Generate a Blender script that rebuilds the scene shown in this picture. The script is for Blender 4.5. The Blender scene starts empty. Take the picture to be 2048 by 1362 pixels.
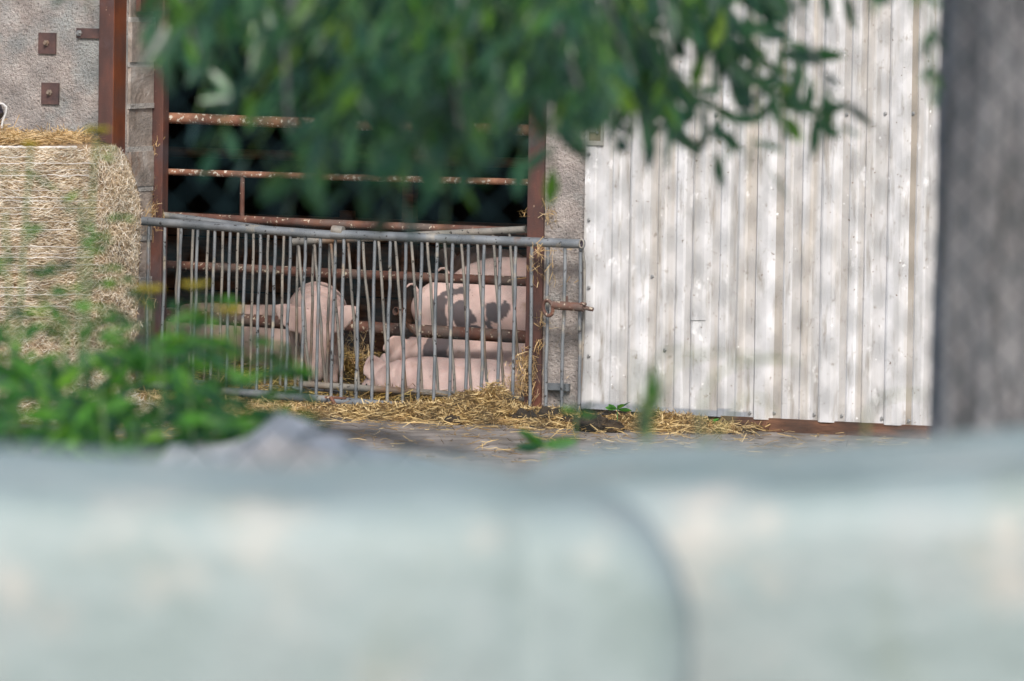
import bpy, math, random
import numpy as np
from mathutils import Vector, Matrix, noise
random.seed(7); rng = np.random.default_rng(7)
S = bpy.context.scene; COL = S.collection
rad = math.radians
# ---------------------------------------------------------------- camera
TH = rad(25); PI_ = rad(3.57); RO = rad(0.9); FPX = 240/36*2048; DIST = 40.0
F = Vector((-math.sin(TH)*math.cos(PI_), math.cos(TH)*math.cos(PI_), -math.sin(PI_)))
R0 = Vector((math.cos(TH), math.sin(TH), 0)); U0 = R0.cross(F)
R = R0*math.cos(RO)+U0*math.sin(RO); U = U0*math.cos(RO)-R0*math.sin(RO)
C = Vector((0, 0, .45)) - F*DIST
cam = bpy.data.cameras.new('camera'); cam.lens = 240; cam.sensor_width = 36; cam.clip_end = 3000; cam.clip_start = .5
cam.dof.use_dof = True; cam.dof.focus_distance = DIST; cam.dof.aperture_fstop = 5.6
co = bpy.data.objects.new('camera', cam); COL.objects.link(co)
M = Matrix((R, U, -F)).transposed().to_4x4(); M.translation = C; co.matrix_world = M
S.camera = co
# ---------------------------------------------------------------- light
SUN = Vector((.42, -.85, .82)).normalized()
sl = bpy.data.lights.new('sun', 'SUN'); sl.energy = 2.6; sl.angle = rad(14); sl.color = (1, .955, .90)
so = bpy.data.objects.new('sun', sl); COL.objects.link(so); so.location = (-8, -18, 22)
so.rotation_euler = SUN.to_track_quat('Z', 'Y').to_euler()
W = bpy.data.worlds.new('World'); S.world = W; W.use_nodes = True
nt = W.node_tree; bg = nt.nodes['Background']; sky = nt.nodes.new('ShaderNodeTexSky'); sky.sky_type = 'NISHITA'
sky.sun_disc = False; sky.sun_elevation = math.asin(SUN.z); sky.sun_rotation = math.atan2(SUN.x, SUN.y)
sky.dust_density = 2.5; sky.air_density = 1.0
nt.links.new(sky.outputs[0], bg.inputs[0]); bg.inputs[1].default_value = .13
S.view_settings.view_transform = 'Standard'; S.view_settings.look = 'None'; S.view_settings.exposure = .5
S.view_settings.gamma = 1
# ---------------------------------------------------------------- pixel -> place on a plane of the barn
def ray(x, y): return F + R*((x-1024)/FPX) + U*((681-y)/FPX)
def PY(x, y, c=0.): d = ray(x, y); t = (c-C.y)/d.y; return C+d*t
def PZ(x, y, c=0.): d = ray(x, y); t = (c-C.z)/d.z; return C+d*t
def PS(x, y, s): return C+ray(x, y)*s
# ---------------------------------------------------------------- materials
def rgb(*c): return tuple(c)+(1,)
def nmat(name, cols, scale=8, stretch=(1,1,1), rough=.8, metal=0, bump=.0, bscale=60, bstretch=(1,1,1), spec=.4, detail=6,
         over=None, speck=None, island=None, trans=0, dist=.01, sss=0, attr=None):
    m = bpy.data.materials.new(name); m.use_nodes = True; t = m.node_tree; N = t.nodes; L = t.links
    p = N['Principled BSDF']; p.inputs['Roughness'].default_value = rough; p.inputs['Metallic'].default_value = metal
    p.inputs['Specular IOR Level'].default_value = spec
    tc = N.new('ShaderNodeTexCoord')
    def noi(sc, st, de=6, off=0, ro=.6):
        mp = N.new('ShaderNodeMapping'); mp.inputs['Scale'].default_value = st; mp.inputs['Location'].default_value = (off, off*.7, off*.3)
        L.new(tc.outputs['Object'], mp.inputs[0]); n = N.new('ShaderNodeTexNoise'); n.inputs['Scale'].default_value = sc
        n.inputs['Detail'].default_value = de; n.inputs['Roughness'].default_value = ro; L.new(mp.outputs[0], n.inputs['Vector']); return n.outputs[0]
    def ramp(src, stops):
        r = N.new('ShaderNodeValToRGB'); L.new(src, r.inputs[0]); e = r.color_ramp.elements
        for i, (ps, c) in enumerate(stops):
            el = e[i] if i < 2 else e.new(ps)
            el.position = ps; el.color = tuple(c)+(1,) if len(c) == 3 else c
        return r.outputs[0]
    def mix(f, a, b, mode='MIX'):
        x = N.new('ShaderNodeMix'); x.data_type = 'RGBA'; x.blend_type = mode
        if isinstance(f, (int, float)): x.inputs[0].default_value = f
        else: L.new(f, x.inputs[0])
        for v, s in ((a, 6), (b, 7)):
            if isinstance(v, tuple): x.inputs[s].default_value = v if len(v) == 4 else v+(1,)
            else: L.new(v, x.inputs[s])
        return x.outputs[2]
    if island:
        g = N.new('ShaderNodeNewGeometry'); c = ramp(g.outputs['Random Per Island'], cols)
    else:
        c = ramp(noi(scale, stretch, detail), cols)
    if over:   # (colour, scale, stretch, lo, hi)
        for k, (oc, osc, ost, lo, hi) in enumerate(over):
            f = ramp(noi(osc, ost, 7, 3.1+k*5), [(lo, (0, 0, 0)), (hi, (1, 1, 1))]); c = mix(f, c, oc)
    if attr:
        for an, oc, am in attr:
            a = N.new('ShaderNodeAttribute'); a.attribute_name = an
            mm = N.new('ShaderNodeMath'); mm.operation = 'MULTIPLY'; mm.inputs[1].default_value = am; L.new(a.outputs['Fac'], mm.inputs[0])
            c = mix(mm.outputs[0], c, oc)
    if speck:
        for k, (oc, osc, lo, hi) in enumerate(speck):
            f = ramp(noi(osc, (1, 1, 1), 2, 11+k*4), [(lo, (0, 0, 0)), (hi, (1, 1, 1))]); c = mix(f, c, oc)
    L.new(c, p.inputs['Base Color'])
    if sss:
        p.inputs['Subsurface Weight'].default_value = sss; p.inputs['Subsurface Radius'].default_value = (.02, .008, .005)
        p.inputs['Subsurface Scale'].default_value = .6
    if bump:
        b = N.new('ShaderNodeBump'); b.inputs['Strength'].default_value = bump; b.inputs['Distance'].default_value = dist
        L.new(noi(bscale, bstretch, 8, 7, .65), b.inputs['Height']); L.new(b.outputs[0], p.inputs['Normal'])
    if trans:
        tr = N.new('ShaderNodeBsdfTranslucent'); L.new(mix(1., c, (1.5, 1.7, .5), 'MULTIPLY'), tr.inputs[0]); ms = N.new('ShaderNodeMixShader')
        ms.inputs[0].default_value = trans; L.new(p.outputs[0], ms.inputs[1]); L.new(tr.outputs[0], ms.inputs[2])
        L.new(ms.outputs[0], N['Material Output'].inputs[0])
    return m
m_stucco = nmat('stucco', [(.3, (.31, .265, .24)), (.5, (.43, .38, .35)), (.72, (.52, .47, .44))], 9, rough=.95, bump=1.0, bscale=26, bstretch=(2.2, 2.2, 2.2), dist=.032,
    over=[((.36, .37, .36), 3.5, (1, 1, 1), .5, .66)], speck=[((.17, .14, .13), 60, .59, .68), ((.6, .57, .54), 75, .68, .74)])  # dark specks paint the shade inside the roughcast pits
m_brick = nmat('jamb_block', [(.3, (.2, .16, .13)), (.55, (.36, .31, .27)), (.75, (.5, .47, .44))], 7, rough=.95, bump=.9, bscale=35, dist=.02,
    over=[((.24, .12, .06), 6, (1, 1, 1), .58, .75)])
m_mortar = nmat('mortar', [(.3, (.3, .28, .26)), (.7, (.52, .5, .47))], 20, rough=.95, bump=1, bscale=60, dist=.02)
m_rust = nmat('rusty_steel', [(.25, (.04, .02, .017)), (.5, (.082, .034, .026)), (.75, (.15, .052, .031))], 4, (2, 2, .7), rough=.62, bump=.25, bscale=90, spec=.5,
    over=[((.085, .058, .062), 3, (1, 1, .8), .5, .66)], speck=[((.3, .2, .14), 45, .70, .76)])
m_orust = nmat('sunlit_orange_rust', [(.25, (.07, .024, .014)), (.5, (.135, .04, .016)), (.75, (.21, .062, .022))], 4, (2, 2, .7), rough=.6, bump=.25, bscale=90, spec=.5)
m_prust = nmat('rusty_pipe', [(.3, (.062, .028, .02)), (.5, (.12, .05, .034)), (.72, (.20, .09, .055))], 7, rough=.7, bump=.4, bscale=70,
    over=[((.13, .095, .08), 4, (1, 1, 1), .5, .62)], speck=[((.5, .43, .33), 38, .62, .68)])
m_lpipe = nmat('lime_spattered_pipe', [(.3, (.13, .055, .035)), (.5, (.22, .10, .06)), (.72, (.33, .17, .10))], 7, rough=.75, bump=.5, bscale=70,
    speck=[((.55, .50, .42), 42, .57, .63)])
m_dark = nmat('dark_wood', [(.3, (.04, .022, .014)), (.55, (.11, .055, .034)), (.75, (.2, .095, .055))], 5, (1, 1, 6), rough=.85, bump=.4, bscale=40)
m_inner = nmat('near_black_wall', [(.3, (.012, .012, .012)), (.7, (.03, .03, .03))], 3, rough=.95)  # even near-black tone for the inner walls
m_galv = nmat('galvanised_steel', [(.3, (.12, .13, .142)), (.5, (.185, .20, .215)), (.7, (.26, .275, .285))], 6, rough=.5, metal=.25, bump=.15, bscale=90, spec=.5,
    over=[((.20, .11, .065), 3.2, (1.5, 1, 1), .60, .72), ((.42, .37, .28), 5, (1, 1, 1), .58, .7)], speck=[((.035, .03, .028), 34, .64, .68)])
m_galv2 = nmat('galvanised_rusting_steel', [(.3, (.15, .145, .135)), (.5, (.25, .235, .21)), (.7, (.34, .31, .26))], 6, rough=.65, metal=.15, bump=.2, bscale=90,
    over=[((.18, .105, .06), 2.2, (1, 1, .6), .52, .66)], speck=[((.05, .04, .035), 40, .64, .68)])
m_plate = nmat('steel_plate', [(.3, (.05, .03, .03)), (.7, (.12, .065, .055))], 12, rough=.6, bump=.2, bscale=80)
m_screw = nmat('screw_steel', [(.3, (.3, .3, .3)), (.7, (.5, .5, .5))], 10, rough=.35, metal=.8)
m_handle = nmat('handle_steel', [(.3, (.34, .33, .29)), (.7, (.48, .47, .42))], 14, rough=.4, metal=.6)
m_handin = nmat('handle_recess', [(.3, (.10, .09, .06)), (.7, (.18, .16, .11))], 14, rough=.6)
m_door = nmat('white_painted_sheet', [(.3, (.40, .395, .385)), (.5, (.53, .53, .535)), (.7, (.61, .615, .63))], 3.2, (2.6, 1, .25), rough=.5, bump=.18, bscale=30, spec=.4,
    over=[((.45, .41, .36), 2.4, (3.6, 1, .2), .51, .70), ((.27, .245, .21), 12, (1.6, 1, .22), .54, .74), ((.28, .25, .22), 30, (1, 1, .8), .60, .74), ((.74, .74, .74), 7, (1.2, 1, .8), .62, .70)],
    attr=[('stain', (.32, .285, .24), .75), ('bare', (.27, .29, .32), 1.)], speck=[((.17, .12, .09), 48, .71, .74), ((.78, .78, .77), 26, .73, .75)])
m_straw = nmat('straw', [(0, (.30, .18, .075)), (.35, (.46, .30, .14)), (.7, (.62, .44, .23)), (1, (.72, .57, .36))], rough=.6, island=1, trans=.15)
m_bstraw = nmat('bale_straw', [(0, (.34, .24, .15)), (.35, (.60, .48, .35)), (.7, (.74, .65, .54)), (1, (.80, .77, .71))], rough=.6, island=1, trans=.1)
m_pile = nmat('yard_straw', [(0, (.08, .045, .016)), (.35, (.24, .145, .05)), (.7, (.44, .31, .13)), (1, (.62, .48, .25))], rough=.6, island=1)
m_wstraw = nmat('soiled_straw', [(0, (.05, .03, .012)), (.4, (.17, .10, .03)), (.75, (.38, .25, .07)), (1, (.55, .42, .16))], rough=.6, island=1)
m_bale = nmat('bale_core', [(.3, (.30, .18, .09)), (.55, (.50, .33, .18)), (.75, (.62, .46, .28))], 22, (1, 1, 4), rough=.9, bump=1, bscale=60, bstretch=(1, 1, 4), dist=.03)
m_net = nmat('net_wrap', [(.3, (.56, .52, .47)), (.7, (.72, .69, .65))], 9, rough=.5)
m_dung = nmat('dung', [(.3, (.018, .013, .009)), (.6, (.06, .042, .026)), (.8, (.16, .11, .05))], 20, rough=.85, bump=1, bscale=50, dist=.03)
m_ground = nmat('concrete_yard', [(.3, (.13, .11, .095)), (.5, (.21, .185, .165)), (.7, (.30, .27, .24))], 5, rough=.95, bump=.7, bscale=18, dist=.02,
    over=[((.09, .07, .045), 1.7, (1, 1, 1), .5, .7)])
m_floor = nmat('pen_floor', [(.3, (.025, .018, .010)), (.6, (.07, .048, .022)), (.8, (.16, .11, .05))], 9, rough=.9, bump=1, bscale=25, dist=.03)
m_pig = nmat('pig_skin', [(.3, (.53, .365, .33)), (.5, (.63, .465, .425)), (.7, (.71, .55, .51))], 5, rough=.6, sss=.12, bump=.22, bscale=55,
    over=[((.42, .27, .2), 9, (1, 1, 1), .58, .75)], attr=[('patch', (.105, .088, .095), 1.), ('mud_dusk', (.17, .12, .10), .9)], speck=[((.12, .07, .05), 42, .72, .75)])
m_eye = nmat('eye', [(.3, (.01, .008, .008)), (.7, (.02, .015, .012))], 9, rough=.15)
m_leaf = nmat('ash_leaf', [(0, (.014, .055, .028)), (.4, (.035, .115, .055)), (.8, (.055, .15, .06)), (.95, (.11, .26, .03)), (1, (.20, .32, .04))], rough=.3, island=1, trans=.22, spec=.5)
m_weed = nmat('weed_leaf', [(0, (.02, .075, .03)), (.45, (.045, .16, .03)), (.8, (.10, .29, .035)), (1, (.20, .42, .04))], rough=.45, island=1, trans=.3)
m_gstem = nmat('weed_stem', [(.3, (.08, .17, .05)), (.7, (.14, .24, .08))], 9, rough=.6)
m_dry = nmat('grass_stem', [(.3, (.12, .17, .07)), (.7, (.22, .26, .11))], 9, rough=.6)
m_yel = nmat('tansy_flower', [(0, (.26, .20, .008)), (1, (.46, .37, .015))], rough=.7, island=1)
m_bark = nmat('bark', [(.3, (.17, .165, .165)), (.5, (.33, .32, .325)), (.72, (.50, .49, .50))], 7, (2.2, 2.2, .35), rough=.9, bump=1, bscale=12, bstretch=(2, 2, .3), dist=.05)
m_film = nmat('silage_film', [(.25, (.18, .235, .225)), (.5, (.24, .295, .295)), (.75, (.28, .31, .31))], 4.5, rough=.42, bump=.5, bscale=5, dist=.04, spec=.35, over=[((.38, .37, .34), 7, (1, 1, 1), .56, .72), ((.20, .24, .21), 4, (1.5, 1.5, .7), .55, .75)])
m_tarp = nmat('grey_tarpaulin', [(.3, (.40, .39, .39)), (.6, (.58, .57, .58)), (.8, (.7, .7, .71))], 3, rough=.4, bump=.5, bscale=9, dist=.03)
m_tarpd = nmat('dark_sheet_edge', [(.3, (.05, .055, .065)), (.7, (.1, .1, .12))], 5, rough=.5)
m_wire = nmat('green_fence_wire', [(.3, (.009, .026, .03)), (.7, (.014, .038, .044))], 9, rough=.4, spec=.4)
m_black = nmat('black_plastic_and_shade', [(.3, (.015, .013, .018)), (.7, (.05, .035, .05))], 9, rough=.4)
m_strap = nmat('white_strap', [(.3, (.5, .5, .5)), (.7, (.7, .7, .7))], 9, rough=.6)
m_roof = nmat('roof_sheet', [(.3, (.12, .12, .12)), (.7, (.2, .2, .2))], 4, rough=.8)
# ---------------------------------------------------------------- object helpers
def origin(p):
    v = Vector((0, 0, 0))
    while p is not None: v += p.location; p = p.parent
    return v
def tag(o, label=None, cat=None, group=None, kind=None):
    for k, v in (('label', label), ('category', cat), ('group', group), ('kind', kind)):
        if v: o[k] = v
    return o
def thing(name, loc, label, cat, group=None, kind=None):
    o = bpy.data.objects.new(name, None); COL.objects.link(o); o.location = loc; o.empty_display_size = .1
    return tag(o, label, cat, group, kind)
def mk(name, V, Fc, mat, parent=None, smooth=False, loc=None):
    me = bpy.data.meshes.new(name); off = origin(parent) if parent is not None else Vector(loc if loc is not None else (0, 0, 0))
    V = np.asarray(V, dtype=float).reshape(-1, 3) - np.array(off)
    if isinstance(Fc, np.ndarray):
        n, k = Fc.shape; me.vertices.add(len(V)); me.vertices.foreach_set('co', V.ravel().astype(np.float32))
        me.loops.add(n*k); me.polygons.add(n); me.loops.foreach_set('vertex_index', Fc.ravel().astype(np.int32))
        me.polygons.foreach_set('loop_start', np.arange(0, n*k, k, dtype=np.int32)); me.update(calc_edges=True); me.validate()
    else: me.from_pydata([tuple(v) for v in V], [], Fc); me.update()
    if smooth: me.polygons.foreach_set('use_smooth', [True]*len(me.polygons))
    me.materials.append(mat); o = bpy.data.objects.new(name, me); COL.objects.link(o)
    if parent is not None: o.parent = parent
    elif loc is not None: o.location = loc
    return o
class MB:
    def __init__(s): s.v = []; s.f = []
    def add(s, v, f):
        n = len(s.v); s.v += [tuple(q) for q in v]; s.f += [tuple(i+n for i in q) for q in f]; return s
    def box(s, a, b, bev=0.):
        (x0, y0, z0), (x1, y1, z1) = a, b
        if bev <= 0:
            v = [(x, y, z) for x in (x0, x1) for y in (y0, y1) for z in (z0, z1)]
            return s.add(v, [(0, 1, 3, 2), (4, 6, 7, 5), (0, 4, 5, 1), (2, 3, 7, 6), (0, 2, 6, 4), (1, 5, 7, 3)])
        r = bev; prof = [(x0+r, y0), (x1-r, y0), (x1, y0+r), (x1, y1-r), (x1-r, y1), (x0+r, y1), (x0, y1-r), (x0, y0+r)]
        n = 8; v = [(x, y, z) for z in (z0, z1) for x, y in prof]
        f = [(i, (i+1) % n, n+(i+1) % n, n+i) for i in range(n)] + [tuple(range(n-1, -1, -1)), tuple(range(n, 2*n))]
        return s.add(v, f)
    def tube(s, pts, r, n=10, cap=True, hollow=0):
        pts = [Vector(p) for p in pts]; m = len(pts); rr = r if hasattr(r, '__len__') else [r]*m
        t0 = (pts[1]-pts[0]).normalized(); a = Vector((0, 0, 1)) if abs(t0.z) < .9 else Vector((1, 0, 0)); u = t0.cross(a).normalized()
        v = []
        for i, p in enumerate(pts):
            t = (pts[min(i+1, m-1)]-pts[max(i-1, 0)]).normalized(); u = (u-t*u.dot(t)).normalized(); w = t.cross(u)
            v += [p+(u*math.cos(2*math.pi*k/n)+w*math.sin(2*math.pi*k/n))*rr[i] for k in range(n)]
        f = [(i*n+k, i*n+(k+1) % n, (i+1)*n+(k+1) % n, (i+1)*n+k) for i in range(m-1) for k in range(n)]
        if cap: f += [tuple(range(n-1, -1, -1)), tuple(range((m-1)*n, m*n))]
        return s.add(v, f)
    def build(s, name, mat, parent=None, smooth=True, loc=None):
        o = mk(name, s.v, s.f, mat, parent, False, loc)
        if smooth:
            me = o.data; me.polygons.foreach_set('use_smooth', [len(p.vertices) == 4 for p in me.polygons])
            md = o.modifiers.new('split', 'EDGE_SPLIT'); md.split_angle = rad(50)
        return o
def bent(p, q, sag, n=6, jit=0.):
    p = Vector(p); q = Vector(q); out = []
    for i in range(n+1):
        t = i/n; w = 4*t*(1-t); v = p.lerp(q, t); v.z -= sag*w
        if 0 < i < n and jit: v += Vector((random.uniform(-jit, jit), random.uniform(-jit, jit), 0))
        out.append(v)
    return out
def blades(pos, dirs, L, wid, bend=.15):
    """thin straw strips: pos (n,3) centre, dirs (n,3) unit"""
    n = len(pos); L = np.broadcast_to(L, n)[:, None]; wid = np.broadcast_to(wid, n)[:, None]
    a = rng.normal(size=(n, 3)); s = np.cross(dirs, a); s /= np.linalg.norm(s, axis=1)[:, None]+1e-9
    b = np.cross(dirs, s)*rng.uniform(-bend, bend, (n, 1))*L
    p0 = pos-dirs*L/2; p1 = pos+b; p2 = pos+dirs*L/2; w = s*wid/2
    V = np.stack([p0-w, p0+w, p1+w, p1-w, p2+w*.7, p2-w*.7], 1).reshape(-1, 3)
    i = np.arange(n)[:, None]*6; Fq = np.concatenate([i+np.array([0, 1, 2, 3]), i+np.array([3, 2, 4, 5])], 0)
    return V, Fq
def unit(a): return a/(np.linalg.norm(a, axis=1)[:, None]+1e-9)
# ================================================================ SETTING
def sdist(x, y): return (x-C.x)*(-math.sin(TH)) + (y-C.y)*math.cos(TH)
def ss(a, b, t): t = min(1, max(0, (t-a)/(b-a))); return t*t*(3-2*t)
def zt(x, y): return 1.25*(1-ss(13, 32, sdist(x, y)))
def ground():
    V = []; Fc = []; ls = list(np.linspace(-14, 46, 121)); lw = list(np.linspace(-14, 14, 57)); nw = len(lw)
    ls = [-600, -100]+ls; 
    ext = [-600, -60]+lw+[60, 600]; nw = len(ext)
    for s_ in ls:
        for w in ext:
            p = Vector((C.x, C.y, 0))+Vector((-math.sin(TH), math.cos(TH), 0))*s_+R0*w
            if -10 < s_ < 46 and abs(w) < 14: z = zt(p.x, p.y)+.02*noise.noise(p*.9)
            else: z = zt(p.x, p.y)
            if s_ > 37: z = min(z, 0)*.2
            V.append((p.x, p.y, z))
    n = len(ls)
    # carry the sheet to the horizon behind the barn
    for s_ in (100, 700):
        for w in ext:
            p = Vector((C.x, C.y, 0))+Vector((-math.sin(TH), math.cos(TH), 0))*s_+R0*w; V.append((p.x, p.y, 0))
    n += 2
    Fc = [(i*nw+k, i*nw+k+1, (i+1)*nw+k+1, (i+1)*nw+k) for i in range(n-1) for k in range(nw-1)]
    tag(mk('ground', V, Fc, m_ground, smooth=True), kind='structure')
ground()
# key x positions along the front
XL = PY(252, 300, 0).x            # left jamb edge
XR = PY(1087, 500, 0).x           # right pier edge
ZT = 3.65
barn = thing('barn', (0, 0, 0), 'rough cast farm building with an open rust framed pen front behind the gates', 'barn')
b = MB(); b.box((-7, .0, -.2), (XL-.002, .30, 4.2)); b.build('wall', m_stucco, barn, False)
b = MB(); b.box((XR-.02, .0, -.2), (7, .30, 4.2)); b.build('wall', m_stucco, barn, False)
b = MB(); b.box((XL, .0, ZT), (XR-.022, .30, 4.2)); b.build('lintel', m_stucco, barn, False)
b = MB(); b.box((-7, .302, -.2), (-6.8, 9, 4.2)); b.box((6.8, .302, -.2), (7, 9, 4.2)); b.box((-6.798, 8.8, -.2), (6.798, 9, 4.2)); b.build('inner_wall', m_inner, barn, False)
b = MB(); b.box((-7.4, -.45, 4.202), (7.4, 9.4, 4.35)); b.build('roof', m_roof, barn, False)
# left jamb of blocks: facing blocks stand 3 mm proud of the wall end
z = -.05; j = MB()
for k, h in enumerate((.26, .24, .27, .25, .30, .24, .26, .25, .27, .26, .25, .25)):
    j.box((XL-.03, .012+.006*(k % 2), z), (XL+.006+.008*(k % 3), .325, z+h-.03), .006)
    mo = MB(); mo.box((XL-.03, .01, z+h-.03), (XL+.012+.006*((k+1) % 2), .32, z+h)); mo.build('mortar_joint', m_mortar, barn, False); z += h
j.build('jamb', m_brick, barn, False)
# outer post
xa = PY(197, 150, -.16).x
b = MB(); b.box((xa, -.162, -.1), (xa+.098, -.002, 4.1), .004); b.build('post', m_rust, barn, False)
b = MB(); b.box((xa+.0985, -.158, -.1), (xa+.103, -.006, 4.1)); b.build('post_web', m_orust, barn, False)  # side face brighter orange, the sun on it put into the rust colour
# inner post left and right post
xi = PY(300, 300, .33).x; xi2 = PY(325, 300, .33).x
b = MB(); b.box((xi, .33, -.1), (xi2, .41, 3.64), .004); b.build('post', m_rust, barn, False)
xr1 = PY(1055, 400, -.02).x; xr2 = PY(1087.5, 400, -.02).x
b = MB(); b.box((xr1, -.025, -.1), (xr2, .09, 3.64), .004); b.build('post', m_rust, barn, False)
a_ = PY(258, 22, .1); b = MB(); b.box((XL+.03, .05, a_.z), (xi2-.01, .33, a_.z+.14)); b.build('cross_plate', m_rust, barn, False)
# wall plates
def plate(x0, y0, x1, y1, bx, by):
    A = PY(x0, y0, -.02); B = PY(x1, y1, -.02); m = MB(); m.box((A.x, -.016, B.z), (B.x, -.002, A.z)); o = m.build('anchor_plate', m_plate, barn, False)
    p = PY(bx, by, -.03); m = MB(); m.tube([(p.x, -.016, p.z), (p.x, -.026, p.z)], .019, 6); m.tube([(p.x, -.026, p.z), (p.x, -.044, p.z)], .010, 10); m.build('bolt', m_screw if by < 80 and bx > 150 else m_galv2, o)
plate(76, 65, 110, 108, 91, 86); plate(82, 165, 116, 209, 97, 185); plate(152, 56, 197, 77, 157, 66)
# door threshold rail and pier bracket
A = PY(1440, 842, -.1); B = PY(1900, 858, -.1)
b = MB(); b.box((A.x, -.09, -.04), (B.x+1.5, -.02, A.z+.03)); b.build('ground_rail', m_dark, barn, False)
A = PY(1086, 766, -.05); B = PY(1134, 783, -.05); b = MB(); b.box((A.x, -.03, B.z), (B.x, -.003, A.z)); b.box((A.x+.03, -.055, B.z+.005), (B.x-.02, -.03, A.z-.003)); b.build('hinge_bracket', m_galv, barn, False)
# pen floor, back partition
b = MB(); b.box((-6.7, .02, -.3), (6.7, 8.7, .012)); tag(b.build('pen_floor', m_floor, None, False), kind='structure')
part = thing('partition', (-1, 4.6, 0), 'dark brown board partition across the back of the pig pen', 'partition')
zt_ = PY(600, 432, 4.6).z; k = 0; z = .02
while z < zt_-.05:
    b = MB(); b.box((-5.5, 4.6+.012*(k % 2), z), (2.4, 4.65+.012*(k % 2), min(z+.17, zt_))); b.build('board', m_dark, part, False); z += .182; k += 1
b = MB()
for x in (-3.4, -1.7, .1): b.box((x, 4.54, 0), (x+.09, 4.598, zt_+.05))
b.build('batten', m_dark, part, False)
bar2 = thing('rear_rail', (-1, 3.8, 0), 'dim brown rail crossing the dark inside of the barn', 'rail')
for yy in (305, 18):
    p = PY(330, yy-2, 3.8); q = PY(1050, yy+20, 3.8); q.z = p.z; b = MB(); b.tube([p+Vector((-1.5, 0, 0)), q+Vector((1.5, 0, 0))], .035, 8); b.build('rail', m_dark, bar2)
for x in (-2.6, 1.2):
    b = MB(); b.box((x, 3.845, 0), (x+.08, 3.92, 3.2)); b.build('post', m_dark, bar2, False)
# ================================================================ PIPE BARRIER (in the opening)
pb = thing('pipe_barrier', (0, .46, 0), 'rusty horizontal pipes with short uprights filling the upper pen opening', 'barrier')
def pipe(x0, y0, x1, y1, yy, w, mat, name='rail', par=pb, ext=.12):
    A = PY(x0, y0, yy); B = PY(x1, y1, yy); d = (B-A).normalized()*ext
    m = MB(); m.tube(bent(A-d, B+d, .004, 8, .001), w/2/340*1.0, 14); return m.build(name, mat, par)
pipe(325, 235, 1050, 260, .45, 23, m_lpipe)
pipe(325, 343, 1050, 364, .45, 14, m_lpipe)
pipe(325, 431, 1050, 463, .45, 17, m_prust)
for (x, y0, y1) in ((765, 258, 350), (485, 352, 436)):
    A = PY(x, y0, .45); B = PY(x, y1, .45); B.x = A.x; m = MB(); m.tube([A, B], .0145, 10); m.build('upright', m_prust, pb)
pb2 = thing('feed_barrier', (0, 1.25, 0), 'two thick rusty pipes running in front of the standing pigs', 'barrier')
pipe(325, 529, 1060, 563, 1.25, 20, m_prust, par=pb2, ext=.5)
pipe(325, 629, 1060, 674, 1.25, 27, m_prust, par=pb2, ext=.5)
for x in (PY(296, 700, 1.31).x, 1.0):
    b = MB(); b.tube([(x, 1.31, 0), (x, 1.31, 1.15)], .035, 12); b.build('upright', m_prust, pb2)
# drinker stub
dr = thing('drinker_pipe', PY(795, 650, 1.15), 'short open ended pipe stub with a dark rod above the barrier pipe', 'drinker')
p = PY(791, 622, 1.08); q = p+Vector((.02, .06, -.012)); m = MB()
n = 18; v = []
for (rr, cc) in ((.026, p), (.026, q), (.020, q), (.020, p)):
    d = (q-p).normalized(); u = d.cross(Vector((0, 0, 1))).normalized(); w = d.cross(u)
    v += [cc+(u*math.cos(2*math.pi*k/n)+w*math.sin(2*math.pi*k/n))*rr for k in range(n)]
m.add(v, [(i*n+k, ((i+1) % 4)*n+k, ((i+1) % 4)*n+(k+1) % n, i*n+(k+1) % n) for i in range(4) for k in range(n)]); m.build('collar', m_prust, dr)
m = MB(); m.tube([PY(797, 627, 1.12), PY(824, 664, 1.2)], .011, 8); m.build('rod', m_dark, dr)
# ================================================================ HURDLES
def hurdle(name, label, rail, bars, yy, wr, wb, mat, rmat, par_loc, bot=None, lab2=None, yb=780):
    t = thing(name, par_loc, label, 'gate')
    (x0, y0, x1, y1) = rail
    A = PY(x0, y0, yy); B = PY(x1, y1, yy)
    def ry(x): return y0+(y1-y0)*(x-x0)/(x1-x0)
    m = MB(); m.tube(bent(A, B, .0, 10, .0015), wr/2/340, 16); rl = m.build('top_rail', rmat, t)
    # open mouth of the tube at its right end
    if bot:
        (bx0, by0, bx1, by1) = bot; m = MB(); m.tube(bent(PY(bx0, by0, yy), PY(bx1, by1, yy), 0, 8, .001), wr/2/340*.95, 16); m.build('bottom_rail', rmat, t)
    for (xt, xb, yb_) in bars:
        P = PY(xt, ry(xt)+3, yy); Q = PY(xb, yb_, yy)
        m = MB(); m.tube(bent(P, Q, 0, 7, .0036), wb/2/340*.9, 9); m.build('bar', mat, t)
    return t
tl = [(298, 291), (330, 322), (363, 352), (396, 385), (430, 419), (461, 451), (492, 482), (521, 512), (551, 541), (581, 571), (611, 601), (641, 632), (671, 662)]
h1 = hurdle('metal_hurdle', 'galvanised steel hurdle reaching from the straw bale to the splice, in front on the left', (285, 442, 690, 472),
   [(a, c, 771+(c-291)*.083) for a, c in tl], -.14, 18, 7.5, m_galv, m_galv, (-1, -.14, 0), (280, 768, 684, 802))
tr_ = [(688, 682), (718, 712), (750, 743), (781, 774), (812, 805), (844, 836), (875, 867), (906, 898), (937, 931), (969, 962), (1001, 995), (1032, 1026), (1064, 1059), (1096, 1091), (1130, 1123), (1161, 1158)]
h2 = hurdle('metal_hurdle', 'galvanised steel hurdle ending at the white corrugated door, with a rusty latch pin', (664, 468, 1167, 488),
   [(a, c, 802+(c-682)*.084) for a, c in tr_], -.17, 18.5, 7.8, m_galv, m_galv, (.2, -.17, 0), (660, 801, 1163, 842))
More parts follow.
